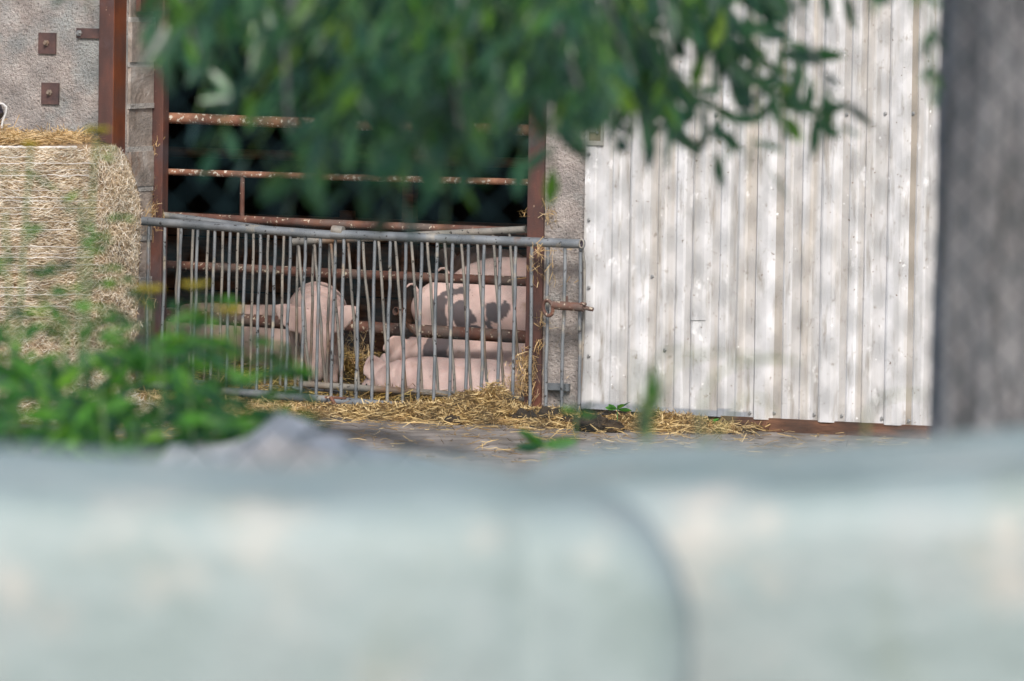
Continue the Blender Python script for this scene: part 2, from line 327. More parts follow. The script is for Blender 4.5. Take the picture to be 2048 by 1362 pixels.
tb = [(357, 348), (387, 377), (417, 408), (446, 437), (477, 468), (507, 499), (537, 529), (568, 560), (597, 590), (628, 620), (660, 653)]
h3 = hurdle('metal_hurdle', 'rust streaked steel hurdle standing just behind the left front one, its rail sloping down', (325, 430, 690, 479),
   [(a, c, 762+(c-340)*.06) for a, c in tb], .40-.04, 14, 6.6, m_galv2, m_galv, (-1, .36, 0), (335, 762, 690, 786))
tb2 = [597, 629, 662, 696, 726, 757, 790, 822, 854, 888, 921, 954, 986, 1019]
h4 = hurdle('metal_hurdle', 'rusty sagging hurdle with leaning bars behind the right front one', (584, 484, 1052, 459),
   [(a, a+22, 770+(a-597)*.06) for a in tb2], .29, 15, 6.8, m_galv2, m_galv2, (.2, .29, 0), (600, 768, 1060, 800))
# splice plate and sleeve on the second hurdle
A = PY(650, 792, -.19); B = PY(692, 797, -.19); b = MB(); b.box((A.x, -.195, B.z-.004), (B.x, -.125, B.z+.006)); b.build('splice_plate', m_prust, h2, False)
A = PY(661, 794, -.20); B = PY(672, 813, -.20); b = MB(); b.tube([A, B], .012, 8); b.build('weld_strap', m_prust, h2)
A = PY(676, 462, -.17); b = MB(); b.tube([A+Vector((-.035, 0, .006)), A+Vector((.035, 0, .001))], .0282, 14); b.build('sleeve', m_galv2, h2)
# mouth of the top rail
p = PY(1163, 487.5, -.20); b = MB(); ring = []
for k in range(17): a = 2*math.pi*k/16; ring.append(p+Vector((math.cos(a)*.014, -.0, math.sin(a)*.024)))
b.tube(ring, .0045, 8, cap=False); b.build('rail_mouth', m_galv2, h2)
b = MB(); b.add([p+Vector((math.cos(2*math.pi*k/16)*.012, .003, math.sin(2*math.pi*k/16)*.022)) for k in range(16)], [tuple(range(16))]); b.build('mouth_shade_disc', m_black, h2, False)  # flat black disc paints the dark of the open tube end
# curved end bar
b = MB(); b.tube([PY(1164, 494, -.16), PY(1169, 530, -.15), PY(1169, 600, -.15), PY(1165, 700, -.15), PY(1160, 800, -.15)], .0085, 8); b.build('bar', m_galv2, h2)
# latch
lt = thing('latch', PY(1120, 612, -.2), 'rusty sleeve and ring headed pin fastened across the gate bars by the white door', 'latch')
A = PY(1106, 610, -.215); B = PY(1168, 615, -.215); b = MB(); b.tube([A, B], .0255, 16); b.build('sleeve', m_prust, lt)
b = MB(); b.tube([B-Vector((.01, 0, 0)), PY(1186, 619, -.215)], .0125, 10); b.build('pin', m_prust, lt)
b = MB(); b.tube([PY(1134, 592, -.215), PY(1134, 606, -.215)], .007, 6); b.build('tab', m_prust, lt)
b = MB(); b.tube([B+Vector((-.015, -.012, .022)), B+Vector((.017, -.012, .018))], .012, 6); b.build('tab', m_prust, lt)
cx, cy = 1096, 616; ring = []
for k in range(25):
    a = 2*math.pi*k/24; ex, ey = 9.5*math.cos(a), 15.5*math.sin(a); c_, s_ = math.cos(rad(-12)), math.sin(rad(-12))
    ring.append(PY(cx+ex*c_-ey*s_, cy+ex*s_+ey*c_, -.225))
b = MB(); b.tube(ring, .011, 10, cap=False); b.build('ring', m_prust, lt)
# ================================================================ CORRUGATED DOOR
door = thing('sliding_door', (2, -.08, 0), 'tall dirty white corrugated metal sliding door on the right of the pen', 'door')
YD = -.07
prof = [(1168, 6), (1188, 6), (1190.5, 0), (1222, 0), (1226, 5), (1237, 5), (1241, 0), (1258, 0), (1262, 20), (1266, 25), (1286, 25), (1292, 20), (1299, 0), (1314, 0), (1318, 8), (1329, 8), (1333, 0), (1351, 0), (1355, 8), (1367, 8), (1371, 0),
        (1384, 0), (1388, 20), (1392, 25), (1411, 25), (1417, 20), (1424, 0), (1439, 0), (1443, 8), (1455, 8), (1459, 0), (1474, 0), (1479, 7), (1490, 7), (1494, 0), (1512, 0), (1517, 24), (1538, 24), (1544, 19), (1551, 0), (1567, 0), (1571, 9), (1581, 9), (1585, 0), (1602, 0), (1606, 9), (1621, 9), (1625, 0),
        (1641, 0), (1645, 21), (1649, 26), (1668, 26), (1675, 20), (1682, 0), (1696, 0), (1700, 8), (1711, 8), (1715, 0), (1727, 0), (1731, 9), (1743, 9), (1747, 0), (1773, 0), (1777, 21), (1781, 26), (1803, 26), (1810, 20), (1817, 0), (1829, 0), (1833, 8), (1847, 8), (1851, 0), (1879, 0)]
stain = {(1551, 1567): .9, (1585, 1602): .35, (1621, 1641): .35, (1682, 1696): .5, (1817, 1829): 1.3, (1299, 1314): .3, (1424, 1439): .4, (1715, 1727): .15, (1371, 1384): .15, (1494, 1512): .2}
def sheet(name, lo, hi, ztopf, zbotf, off, mat, nz=40):
    pr = [(x, h) for x, h in prof if lo <= x <= hi]; V = []; Fc = []; st = []; br = []
    nn = len(pr)
    for i in range(nz+1):
        t = i/nz; t = t*t*.6+t*.4
        for (x, h) in pr:
            X = PY(x, 540, YD).x; zb = zbotf(x); ztp = ztopf(x); z = zb+(ztp-zb)*t
            w = .0028*noise.noise(Vector((X*3, z*1.3, 4)))+.0015*noise.noise(Vector((X*9, z*5, 1)))
            V.append((X+.002*noise.noise(Vector((X*2, z*2, 9))), YD-h/1000*1.0-off-w, z))
    for i in range(nz):
        for k in range(nn-1):
            Fc.append((i*nn+k, i*nn+k+1, (i+1)*nn+k+1, (i+1)*nn+k))
            a = (pr[k][0], pr[k+1][0]); st.append((stain.get(a, 0)+(.22 if pr[k][1] == 0 and pr[k+1][1] == 0 and a[0] > 1225 else 0))*(.75+.5*noise.noise(Vector((a[0]*.1, V[i*nn+k][2]*2.2, 0)))))
    o = mk(name, V, Fc, mat, door); me = o.data
    at = me.attributes.new('stain', 'FLOAT', 'FACE'); at.data.foreach_set('value', [max(0, s) for s in st])
    at = me.attributes.new('bare', 'FLOAT', 'POINT')
    vals = []
    for v in V:
        zb = ZB(1300); d = v[2]-zb; vals.append(1. if (d < .035+.02*noise.noise(Vector((v[0]*9, v[2]*9, 0))) and v[0] < PY(1500, 540, YD).x) else 0.)
    at.data.foreach_set('value', vals)
    md = o.modifiers.new('thickness', 'SOLIDIFY'); md.thickness = .0015; md.offset = 1
    return o
ZB0 = PY(1168, 817, YD).z
def ZB(x): return PY(x, 817+(x-1168)*.0565, YD).z
def ZB2(x): return PY(x, 838+(x-1512)*.043, YD).z
top = lambda x: 3.95
sheet('sheet', 1168, 1517, top, ZB, 0, m_door, 60)
sheet('sheet', 1512, 1880, top, ZB2, .002, m_door, 60)
sheet('patch_panel', 1289, 1512, lambda x: PY(x, 597+6*noise.noise(Vector((x*.05, 0, 0)))+(x-1289)*.03, YD).z, lambda x: ZB(x)-.003, .005, m_door, 30)
sheet('patch_panel', 1384, 1421, lambda x: PY(x, 578, YD).z, lambda x: PY(x, 640, YD).z, .011, m_door, 6)
b = MB(); xa_ = PY(1171, 540, YD).x; xb_ = PY(1876, 540, YD).x
b.box((xa_, YD+.003, .12), (xb_, YD+.04, .2)); b.box((xa_, YD+.003, 1.72), (xb_, YD+.04, 1.8)); b.box((xa_, YD+.003, 3.1), (xb_, YD+.04, 3.9)); b.build('frame', m_rust, door, False)
b = MB(); b.box((xa_-.002, YD-.0075, ZB(1168)+.002), (xa_+.006, YD+.03, 3.95)); b.build('edge_trim', m_door, door, False)
sc0 = None
def screw(x, y, h=0):
    global sc0
    p = PY(x, y, YD-h/1000)
    if sc0 is None:
        m = MB(); m.tube([(p.x, p.y-.001, p.z), (p.x, p.y-.004, p.z)], .011, 12); m.tube([(p.x, p.y-.004, p.z), (p.x, p.y-.012, p.z)], .0075, 6)
        sc0 = m.build('screw', m_screw, door); sc0['c'] = 0; screw.p = p; del sc0['c']
    else:
        c = sc0.copy(); COL.objects.link(c); c.location = sc0.location+(p-screw.p)
for y in (308, 440, 575, 712): screw(1178, y, 8)
for x, y in ((1433, 230), (1509, 231), (1694, 229), (1771, 227), (1827, 227), (1395, 462)): screw(x, y, 2)
for x, y, h in ((1500, 826, 6), (1549, 826, 2), (1629, 829, 2), (1684, 832, 2), (1764, 837, 2), (1818, 842, 2), (1305, 553, 0), (1330, 700, 8)): screw(x, y, h)
# flush handle
A = PY(1175, 201, YD-.01); B = PY(1207, 291, YD-.01)
hd = MB(); yf = YD-.012
def frame(m, x0, x1, z0, z1, t, y0, y1):
    m.box((x0, y0, z0), (x0+t, y1, z1)); m.box((x1-t, y0, z0), (x1, y1, z1)); m.box((x0+t, y0, z0), (x1-t, y1, z0+t*1.6)); m.box((x0+t, y0, z1-t*1.6), (x1-t, y1, z1))
frame(hd, A.x, B.x, B.z, A.z, .016, yf-.006, yf+.004); ho = hd.build('flush_handle', m_handle, door, False)
m = MB(); m.box((A.x+.016, yf-.001, B.z+.026), (B.x-.016, yf+.003, A.z-.026)); m.build('recess', m_handin, ho, False)
m = MB(); m.box((A.x+.055, yf-.006, B.z+.08), (A.x+.064, yf-.0015, A.z-.03)); m.box((A.x+.02, yf-.005, B.z+.075), (A.x+.052, yf-.0015, A.z-.035)); m.build('slide', m_handle, ho, False)
m = MB(); q = (A.x+.070, yf-.012, B.z+.075); m.tube([q, (q[0], q[1]+.01, q[2])], .008, 12); m.build('knob', m_screw, ho)
# ================================================================ STRAW BALE
bc = PY(18, 700, -.95); BR = .78; zb0 = .06; zb1 = PY(120, 296, -1.25).z
bale = thing('straw_bale', (bc.x, -.95, 0), 'big round straw bale standing on end against the rough wall, pale net round it', 'bale')
def brad(a, t):
    t = (t-zb0)/(zb1-zb0); r = BR*(1-.07*max(0, (t-.93)/.07)**2)
    r *= .94+.06*math.sin(min(1, t*1.4)*math.pi/2) if t < .75 else 1-.13*((t-.75)/.25)**1.25
    if t < .3: r *= 1+.04*math.sin(t*18+2*math.cos(a*2))
    return r*(1+.012*noise.noise(Vector((math.cos(a)*3, math.sin(a)*3, t*7))))
V = []; Fc = []; na, nz = 96, 50
for i in range(nz+1):
    z = zb0+(zb1-zb0)*i/nz
    for k in range(na):
        a = 2*math.pi*k/na; r = brad(a, z)-.012; V.append((bc.x+r*math.cos(a), -.95+r*math.sin(a), z))
Fc = [(i*na+k, i*na+(k+1) % na, (i+1)*na+(k+1) % na, (i+1)*na+k) for i in range(nz) for k in range(na)]+[tuple(range(nz*na, nz*na+na))]
mk('body', V, Fc, m_bale, bale, True)
def bale_fuzz(n, a0, a1):
    a = rng.uniform(a0, a1, n); t = rng.uniform(0, 1, n); z = zb0+(zb1-zb0)*t
    rr = np.array([brad(x, y) for x, y in zip(a, z)])-.004+rng.uniform(-.006, .012, n)+np.where(t < .3, .02*rng.random(n), 0)
    pos = np.stack([bc.x+rr*np.cos(a), -.95+rr*np.sin(a), z], 1)
    tan = np.stack([-np.sin(a), np.cos(a), 0*a], 1); up = np.array([[0, 0, 1.]]); out = np.stack([np.cos(a), np.sin(a), 0*a], 1)
    spread = np.where(t < .32, 1.1, .45)[:, None]; sgn = 1.0
    d = tan*(1.0)+up*rng.normal(size=(n, 1))*spread+out*rng.normal(size=(n, 1))*.10
    ends = (a > -.35)[:, None]; d = np.where(ends, up*rng.normal(size=(n, 1))+out*.4+tan*rng.normal(size=(n, 1))*.9, d)
    return blades(pos, unit(d), rng.uniform(.02, .065, n), rng.uniform(.002, .0036, n))
v, f = bale_fuzz(64000, -2.9, .25); mk('straw_surface', v, f, m_bstraw, bale)['kind'] = 'stuff'
m = MB()
zz = zb1-.01
for k in range(34):
    zz -= random.uniform(.022, .05)
    if zz < zb0+.42: break
    if random.random() < .15: continue
    w = random.uniform(.001, .003); tl_ = random.uniform(-.008, .008); a1 = random.choice([-.9, -.6, -.3, -1.2, -.4]); rows = []
    st_ = random.uniform(-2.9, -2.3) if random.random() < .75 else random.uniform(-2.2, -1.7)
    N_ = 90
    for i in range(N_+1):
        a = st_+(a1-st_)*i/N_; z = zz+tl_*math.sin(a*2)+.009*noise.noise(Vector((a*8, zz*30, 0))); r = brad(a, z)+.010+.006*noise.noise(Vector((a*11, zz*20, 3)))
        rows.append(((bc.x+r*math.cos(a), -.95+r*math.sin(a), z-w), (bc.x+(r+.001)*math.cos(a), -.95+(r+.001)*math.sin(a), z+w)))
    m.add([q for rw in rows for q in rw], [(2*i, 2*i+2, 2*i+3, 2*i+1) for i in range(N_)])
m.build('net_wrap', m_net, bale, False)
# pale top rim of net
rows = []; m = MB()
for i in range(121):
    a = -2.9+2.5*i/120; r = brad(a, zb1)-.015+.006*noise.noise(Vector((a*15, 0, 0))); z = zb1+.004+.008*noise.noise(Vector((a*20, 1, 0)))
    rows.append((bc.x+r*math.cos(a), -.95+r*math.sin(a), z))
m.tube(rows, .009, 8); m.build('net_edge', m_net, bale)
# loose straw on the bale
def heap(name, mat, n, fn, L, wid, label, flat=.35, cat=None, kind='stuff', parent=None, bend=.2):
    pos = fn(n); d = rng.normal(size=(len(pos), 3)); d[:, 2] *= flat
    v, f = blades(pos, unit(d), rng.uniform(L[0], L[1], len(pos)), rng.uniform(wid[0], wid[1], len(pos)), bend)
    o = mk(name, v, f, mat, parent)
    if parent is None: tag(o, label, cat, None, kind)
    return o
def ontop(n):
    x = rng.uniform(-.75, .22, n); y = rng.uniform(-.2, .75, n); h = .14*np.clip(1-(x+.35)/.75, 0, 1)*(.6+.4*np.sin(x*9))+.01
    ok = x*x+y*y < .5; x, y, h = x[ok], y[ok], h[ok]
    return np.stack([bc.x+x, -.95+y, zb1+rng.random(len(x))*h], 1)
heap('loose_straw', m_straw, 5000, ontop, (.05, .2), (.003, .006), 'loose yellow straw lying on top of the big bale', .3, 'straw')
# dark rolled plastic with a white strap, at the left edge on the bale
q = PY(-8, 228, -.5); rl = thing('plastic_bundle', q-Vector((0, 0, .12)), 'dark crumpled plastic bundle with a white strap on the bale at the picture edge', 'bundle')
m = MB(); pts = [q+Vector((-.16+.04*i, .02*math.sin(i), .02*math.cos(i*1.7))) for i in range(6)]; m.tube(pts, [.04, .06, .055, .065, .06, .03], 12); m.build('roll', m_black, rl)
m = MB(); pts = [PY(x, y, -.56) for x, y in ((-6, 206), (6, 208), (13, 214), (12, 226), (6, 240), (3, 256))]; m.tube(pts, .007, 6); m.build('strap', m_strap, rl)
# ================================================================ STRAW ON THE GROUND
def gstraw(n):   # in front of the opening and around the bale foot
    x = rng.uniform(bc.x-.6, 1.7, n); y = -np.abs(rng.normal(size=n))*.45; k = rng.random(n) < np.clip(1.15-.5*np.maximum(0, x), .12, 1)
    x, y = x[k], y[k]; return np.stack([x, y, .008+rng.random(len(x))*.035], 1)
heap('scattered_straw', m_pile, 10500, gstraw, (.04, .16), (.003, .006), 'yellow straw scattered on the yard before the gates', .18, 'straw')
def thin(n):
    return np.stack([rng.uniform(-1.6, 3.4, n), -rng.uniform(.1, 3.2, n)**1.0, .012+rng.random(n)*.012], 1)
heap('thin_straw', m_pile, 1500, thin, (.03, .11), (.003, .005), 'thin straw wisps blown over the bare yard', .12, 'straw')
def pen(n):
    x = rng.uniform(-3.2, 1.3, n); y = rng.uniform(.0, 3.6, n); h = .05+.05*np.sin(x*3+y*2)**2
    return np.stack([x, y, .012+rng.random(n)*h], 1)
heap('bedding_straw', m_wstraw, 16000, pen, (.05, .2), (.003, .007), 'trampled soiled straw bedding on the pen floor', .2, 'straw')
def mound(cx, cy, rx, ry_, h):
    def g(n):
        a = rng.uniform(0, 2*math.pi, n); r = np.sqrt(rng.random(n)); x = r*np.cos(a); y = r*np.sin(a)
        nz = np.array([noise.noise(Vector((p*2.5, q*2.5, cx))) for p, q in zip(x, y)])
        z = h*np.clip(1-r**1.6, 0, 1)*(1+.5*nz)+.01; return np.stack([cx+x*rx, cy+y*ry_, z*rng.uniform(.72, 1.04, n)], 1)
    return g
def mcore(cx, cy, rx, ry_, h, mat, name, label):
    V = []; Fc = []; n = 22
    for i in range(n+1):
        for k in range(28):
            a = 2*math.pi*k/28; r = i/n; x, y = r*math.cos(a), r*math.sin(a)
            z = h*max(0, 1-r**1.6)*(1+.5*noise.noise(Vector((x*2.5, y*2.5, cx))))*.8-.01; V.append((cx+x*rx, cy+y*ry_, z))
    Fc = [(i*28+k, i*28+(k+1) % 28, (i+1)*28+(k+1) % 28, (i+1)*28+k) for i in range(n) for k in range(28)]
    return mk(name, V, Fc, mat, smooth=True, loc=(cx, cy, 0))
def straw_mound(px, py, yy, rx, ry_, h, n, mat, label, L=(.03, .11)):
    c = PY(px, py, yy); o = mcore(c.x, yy, rx, ry_, h, m_floor if mat is m_wstraw else m_bale, 'straw_pile', '')
    tag(o, label, 'straw pile', None, None)
    heap('straw', mat, n, mound(c.x, yy, rx, ry_, h), L, (.003, .0065), '', .45, parent=o)['kind'] = 'stuff'
straw_mound(968, 832, -.30, .34, .32, .175, 5600, m_pile, 'golden straw pile heaped against the foot of the gate bars')
straw_mound(830, 838, -.42, .55, .26, .08, 3400, m_pile, 'low flat spread of straw left of the golden pile')
straw_mound(1085, 842, -.40, .5, .22, .085, 2600, m_pile, 'brown straw and muck strewn before the right post')
straw_mound(1330, 848, -.34, .45, .2, .09, 2400, m_pile, 'dry straw with weeds under the left end of the white door')
straw_mound(460, 770, .14, .45, .22, .09, 2500, m_straw, 'pale straw heap inside the left hurdle')
straw_mound(530, 835, -.6, .5, .25, .035, 1800, m_straw, 'thin pale straw in front of the left hurdle')
straw_mound(640, 782, .55, .3, .2, .07, 1600, m_wstraw, 'soiled straw under the snout of the feeding pig')
straw_mound(790, 788, .38, .45, .18, .085, 2200, m_wstraw, 'soiled straw along the belly of the front pig')
straw_mound(735, 735, 1.9, .6, .4, .12, 3000, m_wstraw, 'heap of soiled straw between the pigs at the back', (.06, .2))
straw_mound(110, 830, -1.85, .75, .35, .34, 7000, m_bstraw, 'loose straw spilling from the foot of the big bale', (.05, .15))
straw_mound(290, 850, -1.3, .5, .3, .12, 2500, m_straw, 'straw fanned out beside the bale foot')
# tufts stuck to the posts and pier
def tuft(px, py, yy, r, n, L=(.03, .1)):
    c = PY(px, py, yy); pos = np.array(c)[None]+rng.normal(size=(n, 3))*np.array([r, .012, r*1.3 if r < .07 else .006]); d = rng.normal(size=(n, 3)); d[:, 2] *= 1.6
    return blades(pos, unit(d), rng.uniform(L[0], L[1], n), rng.uniform(.002, .0045, n), .35)
tv, tf, off = [], [], 0
for a in ((1045, 760, -.05, .05, 260), (1052, 720, -.05, .03, 90), (1078, 520, -.2, .04, 40), (1100, 430, -.03, .03, 36), (1110, 560, -.03, .07, 14), (1084, 640, -.04, .02, 26), (1080, 690, -.04, .02, 22),
          (310, 300, .32, .03, 16), (300, 400, .3, .04, 30), (296, 430, .2, .03, 30), (315, 440, .3, .03, 14), (1105, 690, -.03, .06, 8), (1100, 500, -.19, .08, 12), (990, 795, -.18, .06, 30), (705, 700, 1.2, .04, 60),
          (735, 697, 1.2, .03, 40), (290, 600, -.5, .03, 30), (1050, 425, -.03, .012, 10), (1170, 500, -.04, .01, 5)):
    v, f = tuft(*a); tv.append(v); tf.append(f+off); off += len(v)
tag(mk('straw_tufts', np.concatenate(tv), np.concatenate(tf), m_straw), 'straw wisps caught on the posts, bars and pier', 'straw', None, 'stuff')
# dung clumps
def clump(px, py, yy, r, label):
    c = PY(px, py, yy); V = []; Fc = []; n, k2 = 16, 22
    for i in range(n+1):
        for k in range(k2):
            th = math.pi*i/n; a = 2*math.pi*k/k2; d = Vector((math.sin(th)*math.cos(a), math.sin(th)*math.sin(a), math.cos(th)))
            rr = r*(1+.35*noise.noise(d*2.2+c)+.22*noise.noise(d*6+c)); V.append((c.x+d.x*rr*1.25, yy+d.y*rr, r*.45+d.z*rr*.7))
    Fc = [(i*k2+k, (i+1)*k2+k, (i+1)*k2+(k+1) % k2, i*k2+(k+1) % k2) for i in range(n) for k in range(k2)]
    tag(mk('dung_clump', V, Fc, m_dung, smooth=True, loc=(c.x, yy, 0)), label, 'dung', 'dung clumps before the gate')
clump(1050, 845, -.5, .075, 'dark dung clump just right of the golden straw pile'); clump(1100, 838, -.42, .085, 'largest dark dung clump, in front of the right post')
clump(1140, 842, -.5, .06, 'small dark dung clump below the hinge bracket'); clump(1185, 858, -.72, .085, 'dark dung clump nearest the camera, left of the weeds')
clump(1222, 856, -.7, .06, 'dark dung clump beside the weeds under the white door'); clump(905, 862, -.75, .045, 'grey dry clump in front of the golden straw pile')
# ================================================================ PIGS
class SDF:
    """smooth union of tapered elliptical limbs on a grid, meshed as one continuous skin"""
    def __init__(s, lo, hi, h=.0095):
        s.lo = np.array(lo); s.h = h; n = np.ceil((np.array(hi)-s.lo)/h).astype(int); s.n = n; s.f = np.full(n, 1., np.float32)
    def seg(s, p0, p1, h0, h1, w0, w1, up, k):
        p0, p1, up = np.array(p0, float), np.array(p1, float), np.array(up, float); mr = max(h0, h1, w0, w1)+k+.03
        i0 = np.clip(((np.minimum(p0, p1)-mr-s.lo)/s.h).astype(int), 0, s.n-1); i1 = np.clip(((np.maximum(p0, p1)+mr-s.lo)/s.h).astype(int)+1, 1, s.n)
        g = [s.lo[a]+s.h*np.arange(i0[a], i1[a]) for a in range(3)]; X, Y, Z = np.meshgrid(*g, indexing='ij')
        ax = p1-p0; L = np.linalg.norm(ax)+1e-9; fw = ax/L; sd = np.cross(fw, up); sd /= np.linalg.norm(sd)+1e-9; u = np.cross(sd, fw)
        dx, dy, dz = X-p0[0], Y-p0[1], Z-p0[2]; t = dx*fw[0]+dy*fw[1]+dz*fw[2]; tc = np.clip(t/L, 0, 1)
        ea = t-tc*L; es = dx*sd[0]+dy*sd[1]+dz*sd[2]; eu = dx*u[0]+dy*u[1]+dz*u[2]
        H_ = h0+(h1-h0)*tc; W_ = w0+(w1-w0)*tc; mn = np.minimum(H_, W_)
        d = (np.sqrt((es/W_)**2+(eu/H_)**2+(ea/mn)**2)-1)*mn
        sl = tuple(slice(i0[a], i1[a]) for a in range(3)); f = s.f[sl]; hh = np.clip(.5+.5*(f-d)/k, 0, 1)
        s.f[sl] = f*(1-hh)+d*hh-k*hh*(1-hh)
    def chain(s, pts, k=.02, up=(0, 0, 1), smooth=1):
        for a, b_ in zip(pts[:-1], pts[1:]): s.seg(a[0], b_[0], a[1], b_[1], a[2], b_[2], up, k)
    def mesh(s):
        f = s.f; ins = f < 0; c = [ins[i:ins.shape[0]-1+i, j:ins.shape[1]-1+j, k:ins.shape[2]-1+k] for i in (0, 1) for j in (0, 1) for k in (0, 1)]
        al = np.logical_and.reduce(c); an = np.logical_or.reduce(c); act = an & ~al; idx = -np.ones(act.shape, int); idx[act] = np.arange(act.sum())
        I = np.argwhere(act); acc = np.zeros((len(I), 3)); cnt = np.zeros(len(I))
        for ax in range(3):
            o1, o2 = [q for q in range(3) if q != ax]
            for a_ in (0, 1):
                for b_ in (0, 1):
                    q = I.copy(); q[:, o1] += a_; q[:, o2] += b_; r = q.copy(); r[:, ax] += 1
                    fa = f[tuple(q.T)]; fb = f[tuple(r.T)]; m = (fa < 0) != (fb < 0); t = fa/np.where(m, fa-fb, 1)
                    pt = q.astype(float); pt[:, ax] += t; acc += pt*m[:, None]; cnt += m
        V = acc/cnt[:, None]*s.h+s.lo; Fc = []
        for ax in range(3):
            o1, o2 = (ax+1) % 3, (ax+2) % 3; sl = [slice(1, -1)]*3; sl[ax] = slice(0, -1); A = ins[tuple(sl)]; sl[ax] = slice(1, None); B = ins[tuple(sl)]
            E_ = np.argwhere(A != B); off = np.array([1, 1, 1]); off[ax] = 0; base = E_+off; fl = A[tuple(E_.T)]
            d1 = np.zeros(3, int); d1[o1] = 1; d2 = np.zeros(3, int); d2[o2] = 1
            q = [idx[tuple((base-e).T)] for e in (0*d1, d1, d1+d2, d2)]; Q = np.stack(q, 1); Q[~fl] = Q[~fl][:, ::-1]; Fc.append(Q)
        return V, np.concatenate(Fc)
def pig(label, loc, heading, pose='stand', size=1., patches=(), mud_dusk=0., droop=0., ear=(.14, .17, .13), head_yaw=0., head_pitch=0.):
    """local: +x forward, z up, unit pig about 1.15 m long"""
    lie = pose == 'lie'; G = SDF((-.75, -.42, -.06), (1.15, .42, .92))
    z0 = .40 if not lie else .185
    T = [(-.43, .075, .08, .02), (-.36, .165, .155, 0), (-.25, .198, .178, .0), (-.08, .203, .182, -.012), (.1, .203, .182, -.012), (.24, .20, .175, .0), (.36, .178, .155, .005), (.46, .15, .13, .005), (.54, .125, .112, .0)]
    if lie: T = [(x, h*.92, w*1.14, dz-.01) for x, h, w, dz in T]
    arch = .03 if not lie else .012
    Ta = np.array(T); u_ = np.linspace(0, len(T)-1, 25); T2 = []
    for q in u_:
        w_ = np.exp(-((np.arange(len(T))-q)**2)/(2*.5**2)); T2.append(tuple((Ta*w_[:, None]).sum(0)/w_.sum()))
    T = T2
    G.chain([((x, 0, z0+dz+arch*math.cos(x*2.6)), h, w) for x, h, w, dz in T], .03)
    hp = {'stand': -.12, 'feed': -.95, 'lie': -.22}[pose]
    ang = hp+head_pitch; ca, sa = math.cos(ang), math.sin(ang); nb = Vector((.50, 0, z0+(.04 if not lie else 0)))
    if pose == 'feed': nb = Vector((.50, 0, z0+.04))
    cy_, sy_ = math.cos(head_yaw), math.sin(head_yaw)
    def H(x, y, z):
        v = Vector((ca*x-sa*z, y, sa*x+ca*z)); return nb+Vector((v.x*cy_-v.y*sy_, v.x*sy_+v.y*cy_, v.z))
    upv = Vector((-sa, 0, ca)); upv = Vector((upv.x*cy_, upv.x*sy_, upv.z))
    G.chain([(H(-.04, 0, .0), .135, .115), (H(.06, 0, .01), .115, .10), (H(.13, 0, .012), .10, .095), (H(.19, 0, -.002), .078, .078), (H(.25, 0, -.022), .062, .065), (H(.31, 0, -.033), .054, .056), (H(.345, 0, -.036), .05, .052)], .025, upv)
    G.chain([(H(.348, 0, -.034), .053, .054), (H(.362, 0, -.034), .053, .054)], .006, upv)
    for s_ in (-1, 1):
        G.chain([(H(.0, s_*.04, -.06), .07, .06), (H(.10, s_*.045, -.062), .06, .05), (H(.2, s_*.02, -.06), .03, .03)], .03, upv)
        G.chain([(H(.15, s_*.05, .055), .03, .03), (H(.10, s_*.055, .06), .04, .03)], .02, upv)
        b0 = H(.075, s_*.065, .075); tp_ = H(*(ear[0], s_*ear[1], ear[2])); ax = tp_-b0
        wv = (H(.02, s_*.04, .10)-H(.14, s_*.10, .06)).normalized(); nrm = ax.cross(wv).normalized(); prev = None; pts = []
        for t in np.linspace(-.08, 1, 15):
            w = float(np.interp(t, (-.08, .12, .35, .6, .82, 1.), (.036, .054, .064, .054, .036, .014)))
            c = b0+ax*t+nrm*(.03*math.sin(t*2.8)*s_)+Vector((0, 0, -.05*t*t*droop)); pts.append((c, .0125, w*1.15))
        G.chain(pts, .010, nrm)
    if not lie:
        for s_ in (-1, 1):
            G.chain([((.34, s_*.085, .34), .11, .08), ((.37, s_*.10, .22), .055, .05), ((.36, s_*.105, .13), .038, .036), ((.37, s_*.105, .06), .030, .028), ((.385, s_*.105, .02), .035, .035)], .02, (1, 0, 0))
            G.chain([((-.32, s_*.08, .37), .14, .085), ((-.36, s_*.10, .26), .088, .06), ((-.43, s_*.105, .155), .042, .038), ((-.415, s_*.105, .07), .031, .029), ((-.395, s_*.105, .02), .036, .036)], .02, (1, 0, 0))
    else:
        for s_ in (-1, 1):
            G.chain([((.34, s_*.13, .14), .08, .07), ((.42, s_*.19, .07), .05, .045), ((.52, s_*.19, .035), .034, .03), ((.62, s_*.18, .03), .03, .028)], .02)
            G.chain([((-.34, s_*.13, .15), .13, .09), ((-.22, s_*.20, .10), .08, .06), ((-.16, s_*.22, .05), .045, .04), ((-.02, s_*.23, .035), .03, .03)], .02)
    tp = []
    for i in range(12):
        t = i/11; tp.append(((-.47-.09*t-.012*math.sin(t*9), .018*math.cos(t*9)*t, z0+.10+.06*t+.022*math.cos(t*9)), .014-.005*t, .014-.005*t))
    G.chain(tp, .008)
    vv, ff = G.mesh()
    for it in range(3):
        a_ = np.zeros_like(vv); n_c = np.zeros(len(vv))
        for i in range(4): np.add.at(a_, ff[:, i], vv[ff[:, (i+1) % 4]]); np.add.at(n_c, ff[:, i], 1)
        vv = vv*.5+.5*a_/n_c[:, None]
    me2 = bpy.data.meshes.new('pig'); me2.from_pydata(vv.tolist(), [], ff.tolist()); me2.update()
    pat = []; mu = []
